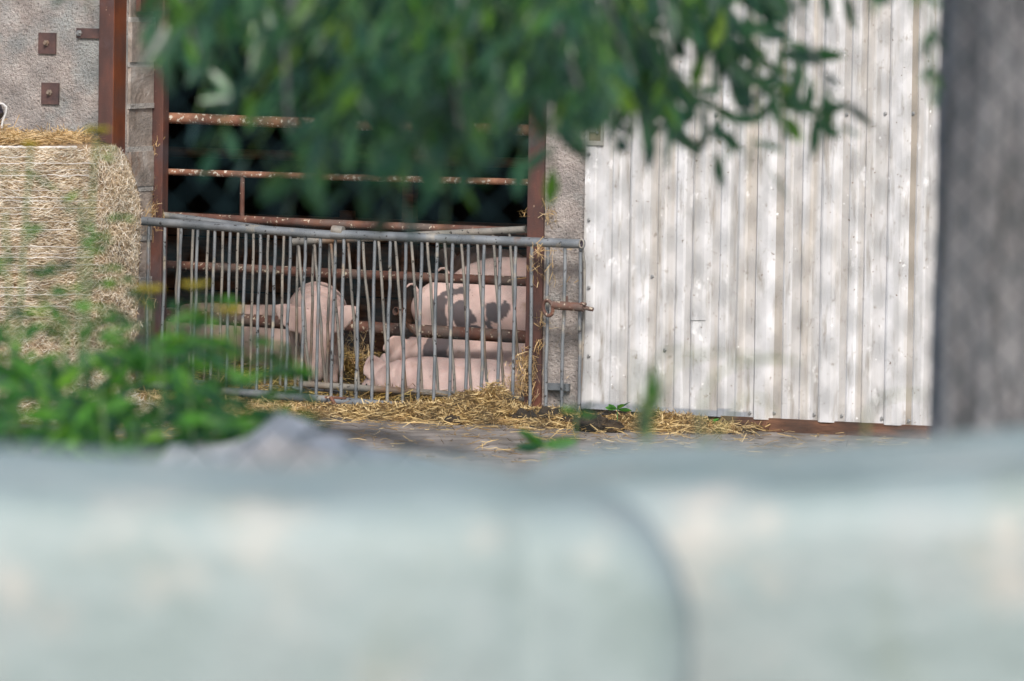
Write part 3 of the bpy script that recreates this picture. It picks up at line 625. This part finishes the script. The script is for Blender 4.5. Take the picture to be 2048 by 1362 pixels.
    for v in me2.vertices:
        c = v.co; w = Vector((noise.noise(c*9+Vector((3, 1, size*9))), noise.noise(c*9+Vector((9, 7, 2))), noise.noise(c*9+Vector((1, 5, 8)))))*.05; q = c+w+Vector((noise.noise(c*34), 0, noise.noise(c*34+Vector((5, 5, 5)))))*.016
        a = 0
        for (px_, py_, pz_, rx_, rz_) in patches:
            d = math.sqrt(((q.x-px_)/rx_)**2+((q.z-pz_)/rz_)**2) if py_ == 0 or q.y*py_ > -.02 else 9
            a = max(a, 1-ss(.94, 1.06, d))
        pat.append(a)
        mz = 1-ss(.05, .28, c.z+.1*noise.noise(c*7)); mu.append(min(1, mud_dusk*(mz*.9+.8*max(0, noise.noise(c*5+Vector((2, 2, 2)))+.12))+(.68 if mud_dusk >= 1 else 0)))  # low mud and noise, plus even darkening painted in for pen dusk
    # skin folds behind the jowl and fine swelling
    nrms = [v.normal.copy() for v in me2.vertices]
    for v, n_ in zip(me2.vertices, nrms):
        c = v.co
        k = .006*noise.noise(c*6)+.002*noise.noise(c*18)
        if .30 < c.x < .60: k += .0035*math.sin((c.x-.30)*70+c.z*8)*(1-abs(c.x-.45)/.15)
        v.co = c+n_*k
    me2.attributes.new('patch', 'FLOAT', 'POINT').data.foreach_set('value', pat); me2.attributes.new('mud_dusk', 'FLOAT', 'POINT').data.foreach_set('value', mu)
    me2.materials.clear(); me2.materials.append(m_pig); me2.polygons.foreach_set('use_smooth', [True]*len(me2.polygons))
    o = bpy.data.objects.new('pig', me2); COL.objects.link(o); o.location = loc; o.scale = (size,)*3; o.rotation_euler = (0, 0, heading)
    tag(o, label, 'pig', 'pigs in the pen')
    for s in (-1, 1):
        e = MB(); p = H(.165, s*.078, .045); V = []
        for i in range(7):
            for k in range(10): th = math.pi*i/6; a = 2*math.pi*k/10; V.append(p+Vector((math.sin(th)*math.cos(a), math.sin(th)*math.sin(a), math.cos(th)))*.0125)
        e.add(V, [(i*10+k, (i+1)*10+k, (i+1)*10+(k+1) % 10, i*10+(k+1) % 10) for i in range(6) for k in range(10)])
        eo = mk('eye', e.v, e.f, m_eye, smooth=True); eo.parent = o
    return o
def at(px, yy): return Vector((PY(px, 760, yy).x, yy, .015))
toCam = math.atan2(-math.cos(TH), math.sin(TH))
pig('pink pig lying along the gate at the front, head to the left in the straw', at(918, .64)-Vector((0, 0, .048)), math.pi+.04, 'lie', .85, droop=-.4, head_pitch=-.16, ear=(.05, .12, .20))
pig('pink pig with a dark neck patch lying behind the front pig, snout pointing left', at(985, 1.62), math.pi-.05, 'lie', 1.0, patches=((.30, 0, .20, .10, .2), (.80, 0, .06, .05, .04)), droop=.8, mud_dusk=.5)
pig('pig with large dark grey blotches on its flank, rump and curly tail to the left', at(990, 2.25), .03, 'stand', 1.08, patches=((-.28, 0, .43, .055, .095), (-.13, 0, .39, .07, .08), (-.07, 0, .27, .09, .06), (.09, 0, .44, .085, .045), (.02, 0, .37, .03, .05), (.19, 0, .28, .04, .04), (.36, 0, .42, .09, .08), (-.2, 0, .54, .1, .03)), mud_dusk=.4)
pig('pink standing pig half hidden behind the blotched pig', at(1075, 3.0), .12, 'stand', 1.20, mud_dusk=.15)
pig('brownish grey pig back rising at the far back above the pink ones', at(985, 3.75), toCam+math.pi+.25, 'stand', 1.22, mud_dusk=1.)
pig('pale pig facing the gate with lowered head and snout in the straw', at(632, 1.5), toCam+.02, 'feed', 1.0, droop=-.4, mud_dusk=.45, ear=(.02, .25, .17), head_pitch=-.13)
pig('muddy pig, dusk put into its skin colour, lying on the left behind the yellow weeds', at(500, 2.2), math.pi+.15, 'lie', 1.17, mud_dusk=1.0)
# ================================================================ FOREGROUND: TREE
LT = np.array([(0, 0, 0), (.12, .25, .02), (.17, .55, .01), (.10, .82, -.02), (0, 1, -.06), (-.10, .82, -.02), (-.17, .55, .01), (-.12, .25, .02), (0, .25, -.03), (0, .55, -.04), (0, .82, -.05)])
LF = np.array([(0, 1, 8, 7), (8, 1, 2, 9), (7, 8, 9, 6), (9, 2, 3, 10), (6, 9, 10, 5), (10, 3, 4, 4), (5, 10, 4, 4)])
def leaflets(base, dirs, nrm, L):
    n = len(base); s = np.cross(dirs, nrm); s = unit(s); nn = np.cross(s, dirs); L = L[:, None, None]
    V = base[:, None]+(LT[None, :, 0:1]*s[:, None]*.95+LT[None, :, 1:2]*dirs[:, None]+LT[None, :, 2:3]*nn[:, None])*L
    return V.reshape(-1, 3), n
def leafmesh(name, B, D, N_, Ls, mat, parent, kind=None):
    V, n = leaflets(np.array(B), unit(np.array(D)), unit(np.array(N_)), np.array(Ls)); i = np.arange(n)[:, None]*11
    quads = [tuple(q) for f in LF[:5] for q in (i+f).tolist()]; tris = [tuple(q) for q in (i+np.array([10, 3, 4])).tolist()]+[tuple(q) for q in (i+np.array([5, 10, 4])).tolist()]
    o = mk(name, V, quads+tris, mat, parent, True)
    if kind: o['kind'] = kind
    return o
class Leaves:
    def __init__(s): s.B = []; s.D = []; s.N = []; s.L = []; s.st = MB()
    def compound(s, tip_or_base, d, length, pairs, ll, hang=.55):
        p = Vector(tip_or_base); d = Vector(d).normalized(); side = d.cross(Vector((random.gauss(0, .5), random.gauss(0, .5), 1))).normalized(); pts = [p.copy()]
        for i in range(pairs+1):
            p = p+d*(length/(pairs+1)); d = (d+Vector((0, 0, -.12))).normalized(); pts.append(p.copy())
            if i == pairs: s.leaf(p, d, side, ll*1.05)
            elif i > 0 or pairs < 4:
                for sg in (-1, 1): s.leaf(p, (d*.55+side*sg*.75+Vector((0, 0, -hang*random.uniform(.5, 1.4)))).normalized(), side, ll*random.uniform(.75, 1.1))
        s.st.tube(pts, .0016, 4)
    def leaf(s, p, d, side, L):
        n = Vector((random.gauss(0, .6), random.gauss(0, .6), random.gauss(.4, .5))); s.B.append(tuple(p)); s.D.append(tuple(d)); s.N.append(tuple(n)); s.L.append(L)
tree = thing('ash_tree', PS(2140, 1500, 16.6)*1, 'grey barked tree at the right edge with leafy branches hanging across the top', 'tree')
tb_ = PS(2108, 860, 16.6); tree.location = (tb_.x, tb_.y, zt(tb_.x, tb_.y))
V = []; n = 40; m = 40; zg = zt(tb_.x, tb_.y)-.1
for i in range(m+1):
    z = zg+i/m*5.2
    for k in range(n):
        a = 2*math.pi*k/n; r = .30*(1-.03*(z-1.2))*(1+.045*noise.noise(Vector((math.cos(a)*2.5, math.sin(a)*2.5, z*1.1)))+.035*math.sin(a*13+3*noise.noise(Vector((a, z*2, 0)))))
        V.append((tb_.x+r*math.cos(a)-.004*(z-2), tb_.y+r*math.sin(a), z))
mk('trunk', V, [(i*n+k, i*n+(k+1) % n, (i+1)*n+(k+1) % n, (i+1)*n+k) for i in range(m) for k in range(n)], m_bark, tree, True)
# boughs reaching towards the camera and left
lim = MB(); base = Vector((tb_.x, tb_.y, 3.7)); ends = [PS(1500, -560, 12.8), PS(1000, -420, 12.4), PS(600, -380, 12.6), PS(1700, -700, 11.0), PS(2500, -900, 15)]
for e in ends:
    q = base.lerp(e, .5)+Vector((0, 0, .45)); pts = [base*(1-t)**2+q*2*t*(1-t)+e*t*t for t in np.linspace(0, 1, 12)]; lim.tube([Vector(p) for p in pts], [.085*(1-t)+.012 for t in np.linspace(0, 1, 12)], 10)
LV = Leaves()
tips = [(345, 190, 12.6), (352, 130, 12.9), (1745, 20, 13.3), (1865, 45, 13.5), (1862, 142, 13.4), (1872, 212, 13.4)]
for (x, y, s_) in tips:
    tip = PS(x, y, s_); d = (U*-1+R*random.uniform(-.3, .3)+F*random.uniform(-.35, .35)).normalized(); big = x < 1700; Lc = .16 if big else .06
    LV.compound(tip-d*(Lc+(.095 if big else .05)), d, Lc, 3 if big else 2, random.uniform(.085, .11) if big else .055, .7)
def arm(pts, s_, ll, gap=36):
    if s_ > 12.9: s_ += 1.9; ll *= 1.16
    else: s_ += .8; ll *= 1.06
    P = [Vector((x, y, 0)) for x, y in pts]; Q = []
    for a_, b_ in zip(P[:-1], P[1:]):
        n_s = max(1, int((b_-a_).length/gap)); Q += [a_.lerp(b_, i/n_s) for i in range(n_s)]
    Q.append(P[-1]); W_ = [PS(q.x, q.y, s_+.10*math.sin(i*.9)) for i, q in enumerate(Q)]; LV.st.tube(W_, .0017, 4)
    for i, w in enumerate(W_):
        d = (W_[min(i+1, len(W_)-1)]-W_[max(i-1, 0)]).normalized(); sd_ = d.cross(F).normalized()
        if i == len(W_)-1: LV.leaf(w, d, sd_, ll); break
        for sg in (-1, 1):
            if random.random() < .9: LV.leaf(w, (d*random.uniform(.5, .9)+sd_*sg*random.uniform(.5, .9)+F*random.uniform(-.4, .4)+Vector((0, 0, -.35))).normalized(), sd_, ll*random.uniform(.7, 1.1))
for pts, s_, ll in [([(1380, 0), (1480, 50), (1590, 130), (1680, 200)], 13.1, .098), ([(1400, 100), (1500, 165), (1590, 195), (1672, 245)], 13.2, .098), ([(1350, 150), (1440, 230), (1500, 280), (1535, 330)], 13.1, .095), ([(1170, 120), (1215, 200), (1240, 275)], 13.0, .08),
        ([(1240, 190), (1300, 250), (1370, 295)], 13.2, .092), ([(1400, 190), (1425, 250), (1432, 300)], 13.3, .08), ([(1450, 60), (1530, 160), (1570, 230)], 13.3, .092), ([(1500, 20), (1560, 80), (1640, 140)], 13.3, .088), ([(1260, 150), (1320, 200), (1330, 290)], 13.3, .092), ([(1150, 200), (1160, 270)], 13.2, .08),
        ([(1480, 170), (1560, 215), (1625, 245)], 13.4, .08), ([(1560, 180), (1570, 240)], 13.2, .08), ([(1300, 40), (1450, 10), (1560, 10)], 13.3, .092), ([(175, -110), (150, -60), (138, -40)], 12.8, .075), ([(190, -60), (182, -10)], 12.6, .06), ([(1600, -40), (1730, -10)], 13.3, .08), ([(1200, 20), (1260, 30), (1300, 20)], 13.2, .08),
        ([(620, 100), (560, 220), (500, 310)], 12.3, .095), ([(700, 120), (620, 280), (585, 390)], 12.0, .105), ([(900, 180), (820, 310), (775, 420)], 11.8, .11), ([(980, 160), (910, 290), (895, 395)], 12.2, .105), ([(850, 200), (790, 290), (700, 370)], 12.4, .10), ([(470, 40), (420, 140), (395, 230)], 12.6, .09),
        ([(1080, 160), (1055, 240), (1045, 310)], 12.4, .10), ([(560, 130), (470, 210), (430, 300)], 12.4, .09), ([(1000, 190), (960, 260), (940, 320)], 12.6, .10), ([(1110, 250), (1105, 330)], 13.1, .092), ([(740, 200), (650, 260), (640, 340)], 12.6, .1), ([(420, -20), (370, 60), (345, 130)], 12.8, .085), ([(1090, 120), (1130, 190), (1160, 260)], 12.8, .09)]:
    arm(pts, s_, ll)
def inpoly(x, y, P):
    c = False; j = len(P)-1
    for i in range(len(P)):
        if (P[i][1] > y) != (P[j][1] > y) and x < (P[j][0]-P[i][0])*(y-P[i][1])/(P[j][1]-P[i][1])+P[i][0]: c = not c
        j = i
    return c
P1 = [(360, -120), (380, -40), (450, 0), (560, 60), (680, 190), (820, 215), (1000, 190), (1080, 130), (1180, 150), (1180, -120)]
P2 = [(1150, -120), (1150, 120), (1230, 140), (1340, 170), (1450, 150), (1480, 60), (1480, -20), (1480, -120)]
P3 = [(1240, -120), (1240, 100), (1430, 100), (1430, -120)]
cnt = 0
while cnt < 165:
    x = random.uniform(360, 1180); y = random.uniform(-120, 280)
    if not inpoly(x, y, P1): continue
    s_ = random.uniform(12.2, 14.6); d = (U*-random.uniform(.25, 1)+R*random.uniform(-1.1, .5)+F*random.uniform(-.5, .5)).normalized(); LV.compound(PS(x+60, y-80, s_), d, random.uniform(.15, .2), 4, random.uniform(.075, .115), .6); cnt += 1
cnt = 0
while cnt < 54:
    x = random.uniform(1150, 1650); y = random.uniform(-120, 220)
    if not inpoly(x, y, P2) or (inpoly(x, y, P3) and random.random() < .88): continue
    s_ = random.uniform(14.2, 15.6); d = (U*-random.uniform(.2, 1)+R*random.uniform(-.2, 1.3)+F*random.uniform(-.4, .4)).normalized(); LV.compound(PS(x-60, y-70, s_), d, random.uniform(.14, .19), 4, random.uniform(.085, .11), .5); cnt += 1
# rest of the crown above the picture, put in to shade trunk and bales
for k in range(1500):
    x = random.uniform(-200, 2600); s_ = random.uniform(9.0, 18.5); y = random.uniform(-2600, -330)
    d = Vector((random.gauss(0, 1), random.gauss(0, 1), -.7)); LV.compound(PS(x, y, s_), d, .18, 4, random.uniform(.075, .1), .6)
for (x0, y0, x1, y1, s_) in ((1500, -560, 1640, 180, 13.2), (1400, -560, 1330, 150, 13.2), (1000, -420, 900, 250, 12.5), (700, -420, 560, 260, 12.6), (1100, -420, 1150, 200, 12.9), (420, -400, 380, 120, 12.7), (1200, -500, 1250, 160, 13.1)):
    a = PS(x0, y0, s_); c = PS(x1, y1, s_); lim.tube([a.lerp(c, t)+Vector((.03*math.sin(t*7), 0, 0)) for t in np.linspace(0, 1, 9)], [.008*(1-t)+.0025 for t in np.linspace(0, 1, 9)], 6)
lim.build('branch', m_bark, tree); LV.st.build('leaf_stalk', m_gstem, tree)['kind'] = 'stuff'
leafmesh('crown', LV.B, LV.D, LV.N, LV.L, m_leaf, tree)
# ================================================================ CHAIN LINK FENCE
SF = 10.4
fc = PS(1024, 700, SF); zf0 = zt(fc.x, fc.y)
fence = thing('chain_link_fence', (fc.x, fc.y, zf0), 'green chain link fence crossing the whole view, strongly out of focus', 'fence')
pw = .040; n_ = 130; Vv = MB(); hh = 2.3; fdir = R0; fn = Vector((-math.sin(TH), math.cos(TH), 0))
V = []; E = []; r_w = .0019
def prism(V, Fq, a, c, r):
    t = (c-a).normalized(); u = t.cross(fn).normalized(); k = len(V)
    for p in (a, c): V += [p+u*r, p+fn*r, p-u*r, p-fn*r]
    Fq += [(k+i, k+(i+1) % 4, k+4+(i+1) % 4, k+4+i) for i in range(4)]
Vp = []; Fp = []; W2 = 2.4
nx = int(2*W2/(2*pw)); nzz = int(hh/(pw))
for i in range(nx):
    for jz in range(nzz):
        x0 = -W2+i*2*pw; sg = 1 if jz % 2 == 0 else -1; z0 = zf0+jz*pw
        a = Vector((fc.x, fc.y, 0))+fdir*(x0+(0 if sg > 0 else pw)); a.z = z0; c = Vector((fc.x, fc.y, 0))+fdir*(x0+(pw if sg > 0 else 0)); c.z = z0+pw
        prism(Vp, Fp, a+fn*.002*sg, c+fn*.002*sg, r_w)
        a2 = Vector((fc.x, fc.y, 0))+fdir*(x0+(2*pw if sg > 0 else pw)); a2.z = z0; c2 = Vector((fc.x, fc.y, 0))+fdir*(x0+(pw if sg > 0 else 2*pw)); c2.z = z0+pw
        prism(Vp, Fp, a2-fn*.002*sg, c2-fn*.002*sg, r_w)
mk('wire_mesh', [tuple(v) for v in Vp], Fp, m_wire, fence)
for s in (-W2, W2):
    p = Vector((fc.x, fc.y, 0))+fdir*s; b = MB(); b.tube([Vector((p.x, p.y, zf0-.1)), Vector((p.x, p.y, zf0+hh+.05))], .03, 14); b.build('post', m_wire, fence)
b = MB(); b.tube([Vector((fc.x, fc.y, zf0+hh))-fdir*W2, Vector((fc.x, fc.y, zf0+hh))+fdir*W2], .018, 10); b.build('top_rail', m_wire, fence)
# ================================================================ SILAGE BALES
def silage(px, s_, hw, hd_, ztop, label, seed, folds=(), tilt=0.):
    c = PS(px, 1100, s_+hd_); zg = zt(c.x, c.y)-.02; H_ = ztop-zg
    V = []; nu, nv = 128, 96; ex = .16; g = Vector((-math.sin(TH), math.cos(TH), 0))
    for i in range(nv+1):
        ph = -math.pi/2+math.pi*i/nv
        for k in range(nu):
            a = 2*math.pi*k/nu; cp = lambda v, e: math.copysign(abs(v)**e, v)
            x = cp(math.cos(ph), .24)*cp(math.cos(a), ex); y = cp(math.cos(ph), .24)*cp(math.sin(a), ex); z = cp(math.sin(ph), .24)
            q = Vector((x*2+seed, y*2, z*2)); dsp = .03*noise.noise(q)+.015*noise.noise(q*2.3)+.02*math.sin(x*5+seed)*max(0, -y)*.6
            dz = .02*noise.noise(Vector((x*1.7+seed*3, y*1.7, 0)))
            for fx, fw_, fd, st_ in folds:
                gsn = math.exp(-((x-fx)/fw_)**2); y += (gsn*fd + st_*ss(fx-fw_, fx+fw_, x))*(1 if y < 0 else 0); dz -= gsn*fd*.25*max(0, z)+st_*.1*ss(fx-fw_, fx+fw_, x)*max(0, z)
            dz += tilt*x
            P = R0*((x*(1+dsp))*hw)+g*((y*(1+dsp))*hd_); V.append((c.x+P.x, c.y+P.y, zg+H_*(z+1)/2+dz*(z+1)/2))
    Fc = [(i*nu+k, i*nu+(k+1) % nu, (i+1)*nu+(k+1) % nu, (i+1)*nu+k) for i in range(nv) for k in range(nu)]
    o = mk('silage_bale', V, Fc, m_film, smooth=True, loc=(c.x, c.y, zg)); return tag(o, label, 'silage bale', 'wrapped silage bales in the foreground')
silage(1385-.8*1790, 7.42, .8, .30, 2.318, 'pale green wrapped bale filling the lower left, a soft fold near its right end', 1.3, ((.405, .06, .10, .05), (-.5, .2, .05, 0), (.8, .05, .05, 0)))
silage(960+.74*1560, 8.1, .74, .38, 2.298, 'pale green film wrapped bale at the lower right, standing behind the other', 9.7, ((-.25, .07, .08, .03), (.2, .1, .07, 0), (-.45, .06, .06, .02)), .045)
# tarpaulin over a low heap
tc_ = PS(640, 860, 14.2); zg = zt(tc_.x, tc_.y)-.05
V = []; nx_, ny_ = 60, 30; g = Vector((-math.sin(TH), math.cos(TH), 0))
for i in range(ny_+1):
    for k in range(nx_+1):
        u = k/nx_*2-1; v = i/ny_*2-1; e = max(abs(u), abs(v)); pk = max(0, 1-e**3)
        z = zg+(tc_.z-.075-zg)*min(1, pk*1.6)+(.085*math.exp(-abs((u+.2)/(.13 if u < -.2 else .42))**1.3)-.03*u+.015*noise.noise(Vector((u*3, v*3, 2)))+.006*noise.noise(Vector((u*9, v*7, 5))))*min(1, pk*2)
        p = R0*(u*.46)+g*(v*.35); V.append((tc_.x+p.x, tc_.y+p.y, z))
o = mk('tarpaulin', V, [(i*(nx_+1)+k, i*(nx_+1)+k+1, (i+1)*(nx_+1)+k+1, (i+1)*(nx_+1)+k) for i in range(ny_) for k in range(nx_)], m_tarp, smooth=True, loc=(tc_.x, tc_.y, zg))
o.modifiers.new('thickness', 'SOLIDIFY').thickness = .01
tag(o, 'crumpled grey tarpaulin with a raised fold over a low heap beyond the bales', 'tarpaulin')
b = MB(); b.tube([PS(x, y, 13.6) for x, y in ((600, 868), (680, 860), (740, 866), (820, 884), (900, 900), (980, 912))], [.003, .006, .008, .008, .006, .002], 8)
o = b.build('hose', m_tarpd, None, True, loc=tuple(PS(700, 866, 13.6))); tag(o, 'thin dark hose lying over the grey tarpaulin', 'hose')
# ================================================================ WEEDS
def stem_pts(x0, y0, x1, y1, s_, n=9, sway=12):
    return [PS(x0+(x1-x0)*t+sway*math.sin(t*math.pi), y0+(y1-y0)*t, s_) for t in np.linspace(0, 1, n)]
def tansy(x0, x1, y1, s_, label, flower=True, lush=1., group='yellow flowered weeds', small=False, nleaf=14):
    top_ = PS(x1, y1, s_); base_ = PS(x0, 1300, s_); zb = zt(base_.x, base_.y); base_.z = zb
    pl = thing('tansy', base_, label, 'weed', group); m = MB(); bow = R*random.uniform(-.03, .03)
    pts = [base_.lerp(top_, t)+bow*math.sin(t*math.pi) for t in np.linspace(0, 1, 14)]; m.tube(pts, [.0075*(1-.6*t) for t in np.linspace(0, 1, 14)], 6); m.build('stem', m_gstem, pl)
    lv = Leaves(); H_ = top_.z-base_.z
    for k in range(nleaf):
        t = random.uniform(.45, .97); p = base_.lerp(top_, t)+bow*math.sin(t*math.pi); a = random.uniform(0, 6.28)
        d = Vector((math.cos(a), math.sin(a), random.uniform(.1, .7))); L_ = (.06+.10*(1-t))*lush*1.5; lv.compound(p, d, L_, 4, L_*.42, .1)
    leafmesh('leaves', lv.B, lv.D, lv.N, lv.L, m_weed, pl); 
    if flower:
        f = MB(); rr = .008 if not small else .006; br = .026 if not small else .016
        V = [top_+Vector((math.sin(math.pi*i/6)*math.cos(2*math.pi*j/12)*br, math.sin(math.pi*i/6)*math.sin(2*math.pi*j/12)*br, math.cos(math.pi*i/6)*br*.4)) for i in range(7) for j in range(12)]
        f.add(V, [(i*12+j, (i+1)*12+j, (i+1)*12+(j+1) % 12, i*12+(j+1) % 12) for i in range(6) for j in range(12)])
        for k in range(40 if not small else 14):
            an = random.uniform(0, 6.28); rd = br*math.sqrt(random.random())*1.15; c = top_+Vector((math.cos(an)*rd, math.sin(an)*rd, random.uniform(0, .007))); V = []
            for i in range(4):
                for j in range(8): th = math.pi/2*i/3; a = 2*math.pi*j/8; V.append(c+Vector((math.sin(th)*math.cos(a)*rr, math.sin(th)*math.sin(a)*rr, math.cos(th)*rr*.6)))
            f.add(V, [(i*8+j, (i+1)*8+j, (i+1)*8+(j+1) % 8, i*8+(j+1) % 8) for i in range(3) for j in range(8)])
        f.build('flower_head', m_yel, pl)
    return pl
tansy(170, 192, 262, 16.5, 'tallest weed stalk, its yellow head in front of the rusty outer post', nleaf=16, lush=.75)
tansy(30, 62, 292, 17, 'tall thin weed stalk with a small yellow head before the top of the bale', small=True, nleaf=16, lush=.7)
tansy(285, 298, 580, 15.5, 'weed with a yellow head at the lower right edge of the bale', lush=1.3, nleaf=18)
tansy(370, 392, 572, 15.8, 'weed with a yellow head in front of the left gate bars', lush=1.3, nleaf=18)
tansy(440, 456, 622, 15.5, 'weed with a yellow head just right of the other two', lush=1.3, nleaf=18)
tansy(520, 548, 752, 15.0, 'lowest yellow headed weed, beside the grey tarpaulin', lush=.9, nleaf=10, small=True)
for (x0, x1, y1, s_, lb) in ((150, 135, 610, 14.8, 'leafy green weed without flowers before the bale foot'), (240, 250, 640, 15.2, 'bushy leafy weed in the middle of the clump'), (330, 320, 680, 14.5, 'dense leafy weed before the left gate corner'),
        (420, 430, 700, 15, 'leafy weed before the straw heap in the pen'), (60, 20, 640, 15, 'leafy weed at the left picture edge'), (210, 200, 760, 14.3, 'low leafy weed behind the left wrapped bale'), (120, 90, 740, 14.6, 'low leafy weed at the far left behind the wrapped bale'),
        (350, 380, 790, 14.4, 'low leafy weed left of the tarpaulin'), (280, 270, 740, 15.1, 'stout leafy weed in the thick of the clump')):
    tansy(x0, x1, y1, s_, lb, flower=False, lush=1.8, group='green leafy weeds', nleaf=12)
tansy(-10, 10, 420, 16, 'thin feathery weed along the left picture edge', False, .9, 'green leafy weeds', nleaf=15)
tansy(150, 165, 400, 16, 'thin feathery weed before the middle of the bale', False, .8, 'green leafy weeds', nleaf=13)
# pale arching grasses in front of the door
def grass(label, x0, y0, arcs, s_, blade=None):
    base_ = PS(x0, 1200, s_); base_.z = zt(base_.x, base_.y); g_ = thing('wild_grass', base_, label, 'grass', 'arching grasses before the white door')
    m = MB(); low = PS(x0, y0, s_); m.tube([base_, base_.lerp(low, .6), low], .0045, 6)
    for arc in arcs: m.tube([low]+[PS(x, y, s_) for x, y in arc], [.0045]+[.0036*(1-i/len(arc)*.5) for i in range(len(arc))], 6)
    m.build('stem', m_dry, g_)
    if blade:
        lv = Leaves()
        for (x, y, L_) in blade: lv.leaf(PS(x, y, s_), Vector((random.uniform(-.4, .4), random.uniform(-.3, .3), 1)).normalized(), R, L_)
        leafmesh('leaves', lv.B, lv.D, lv.N, lv.L, m_weed, g_)
grass('arching grass with a green leafy base before the left half of the white door', 1290, 830, [[(1290, 780), (1300, 740), (1330, 705), (1370, 698), (1400, 705)], [(1320, 790), (1350, 730), (1420, 705), (1500, 712), (1560, 716)], [(1270, 800), (1268, 740), (1275, 705)]], 12.2,
      [(1290, 860, .09), (1285, 840, .08), (1296, 820, .08), (1290, 800, .06), (1280, 880, .09), (1300, 880, .08)])
grass('arching grass before the middle of the white door', 1400, 900, [[(1405, 800), (1430, 750), (1480, 725), (1540, 720), (1600, 722)], [(1440, 860), (1490, 790), (1530, 800), (1550, 830)]], 12.6)
grass('faint arching grass before the right half of the white door', 1730, 900, [[(1735, 830), (1760, 800), (1800, 788), (1850, 790)]], 12.0)
sm = [('small bright green seedling on the yard in front of the dung', 1088, 880, 19.5, .10), ('yellow green weed tip in front of the pier foot', 1152, 812, 18, .06), ('small weed growing at the foot of the white door', 1235, 812, 39.2, .10), ('weed sprig under the middle of the white door', 1420, 838, 39.2, .06)]
for lb, x, y, s_, L_ in sm:
    p = PS(x, y, s_); base_ = Vector((p.x, p.y, zt(p.x, p.y))); t = thing('seedling', base_, lb, 'weed', 'small weeds'); lv = Leaves()
    for k in range(9):
        a = random.uniform(0, 6.28); lv.leaf(p+Vector((0, 0, -.02)), Vector((math.cos(a), math.sin(a), random.uniform(-.1, .7))).normalized(), R, L_*random.uniform(.6, 1.1))
    leafmesh('leaves', lv.B, lv.D, lv.N, lv.L, m_weed, t)
    if (p.z-base_.z) > .03: m = MB(); m.tube([base_, p], .003, 5); m.build('stem', m_gstem, t)
S.render.engine = 'CYCLES'; S.cycles.max_bounces = 6
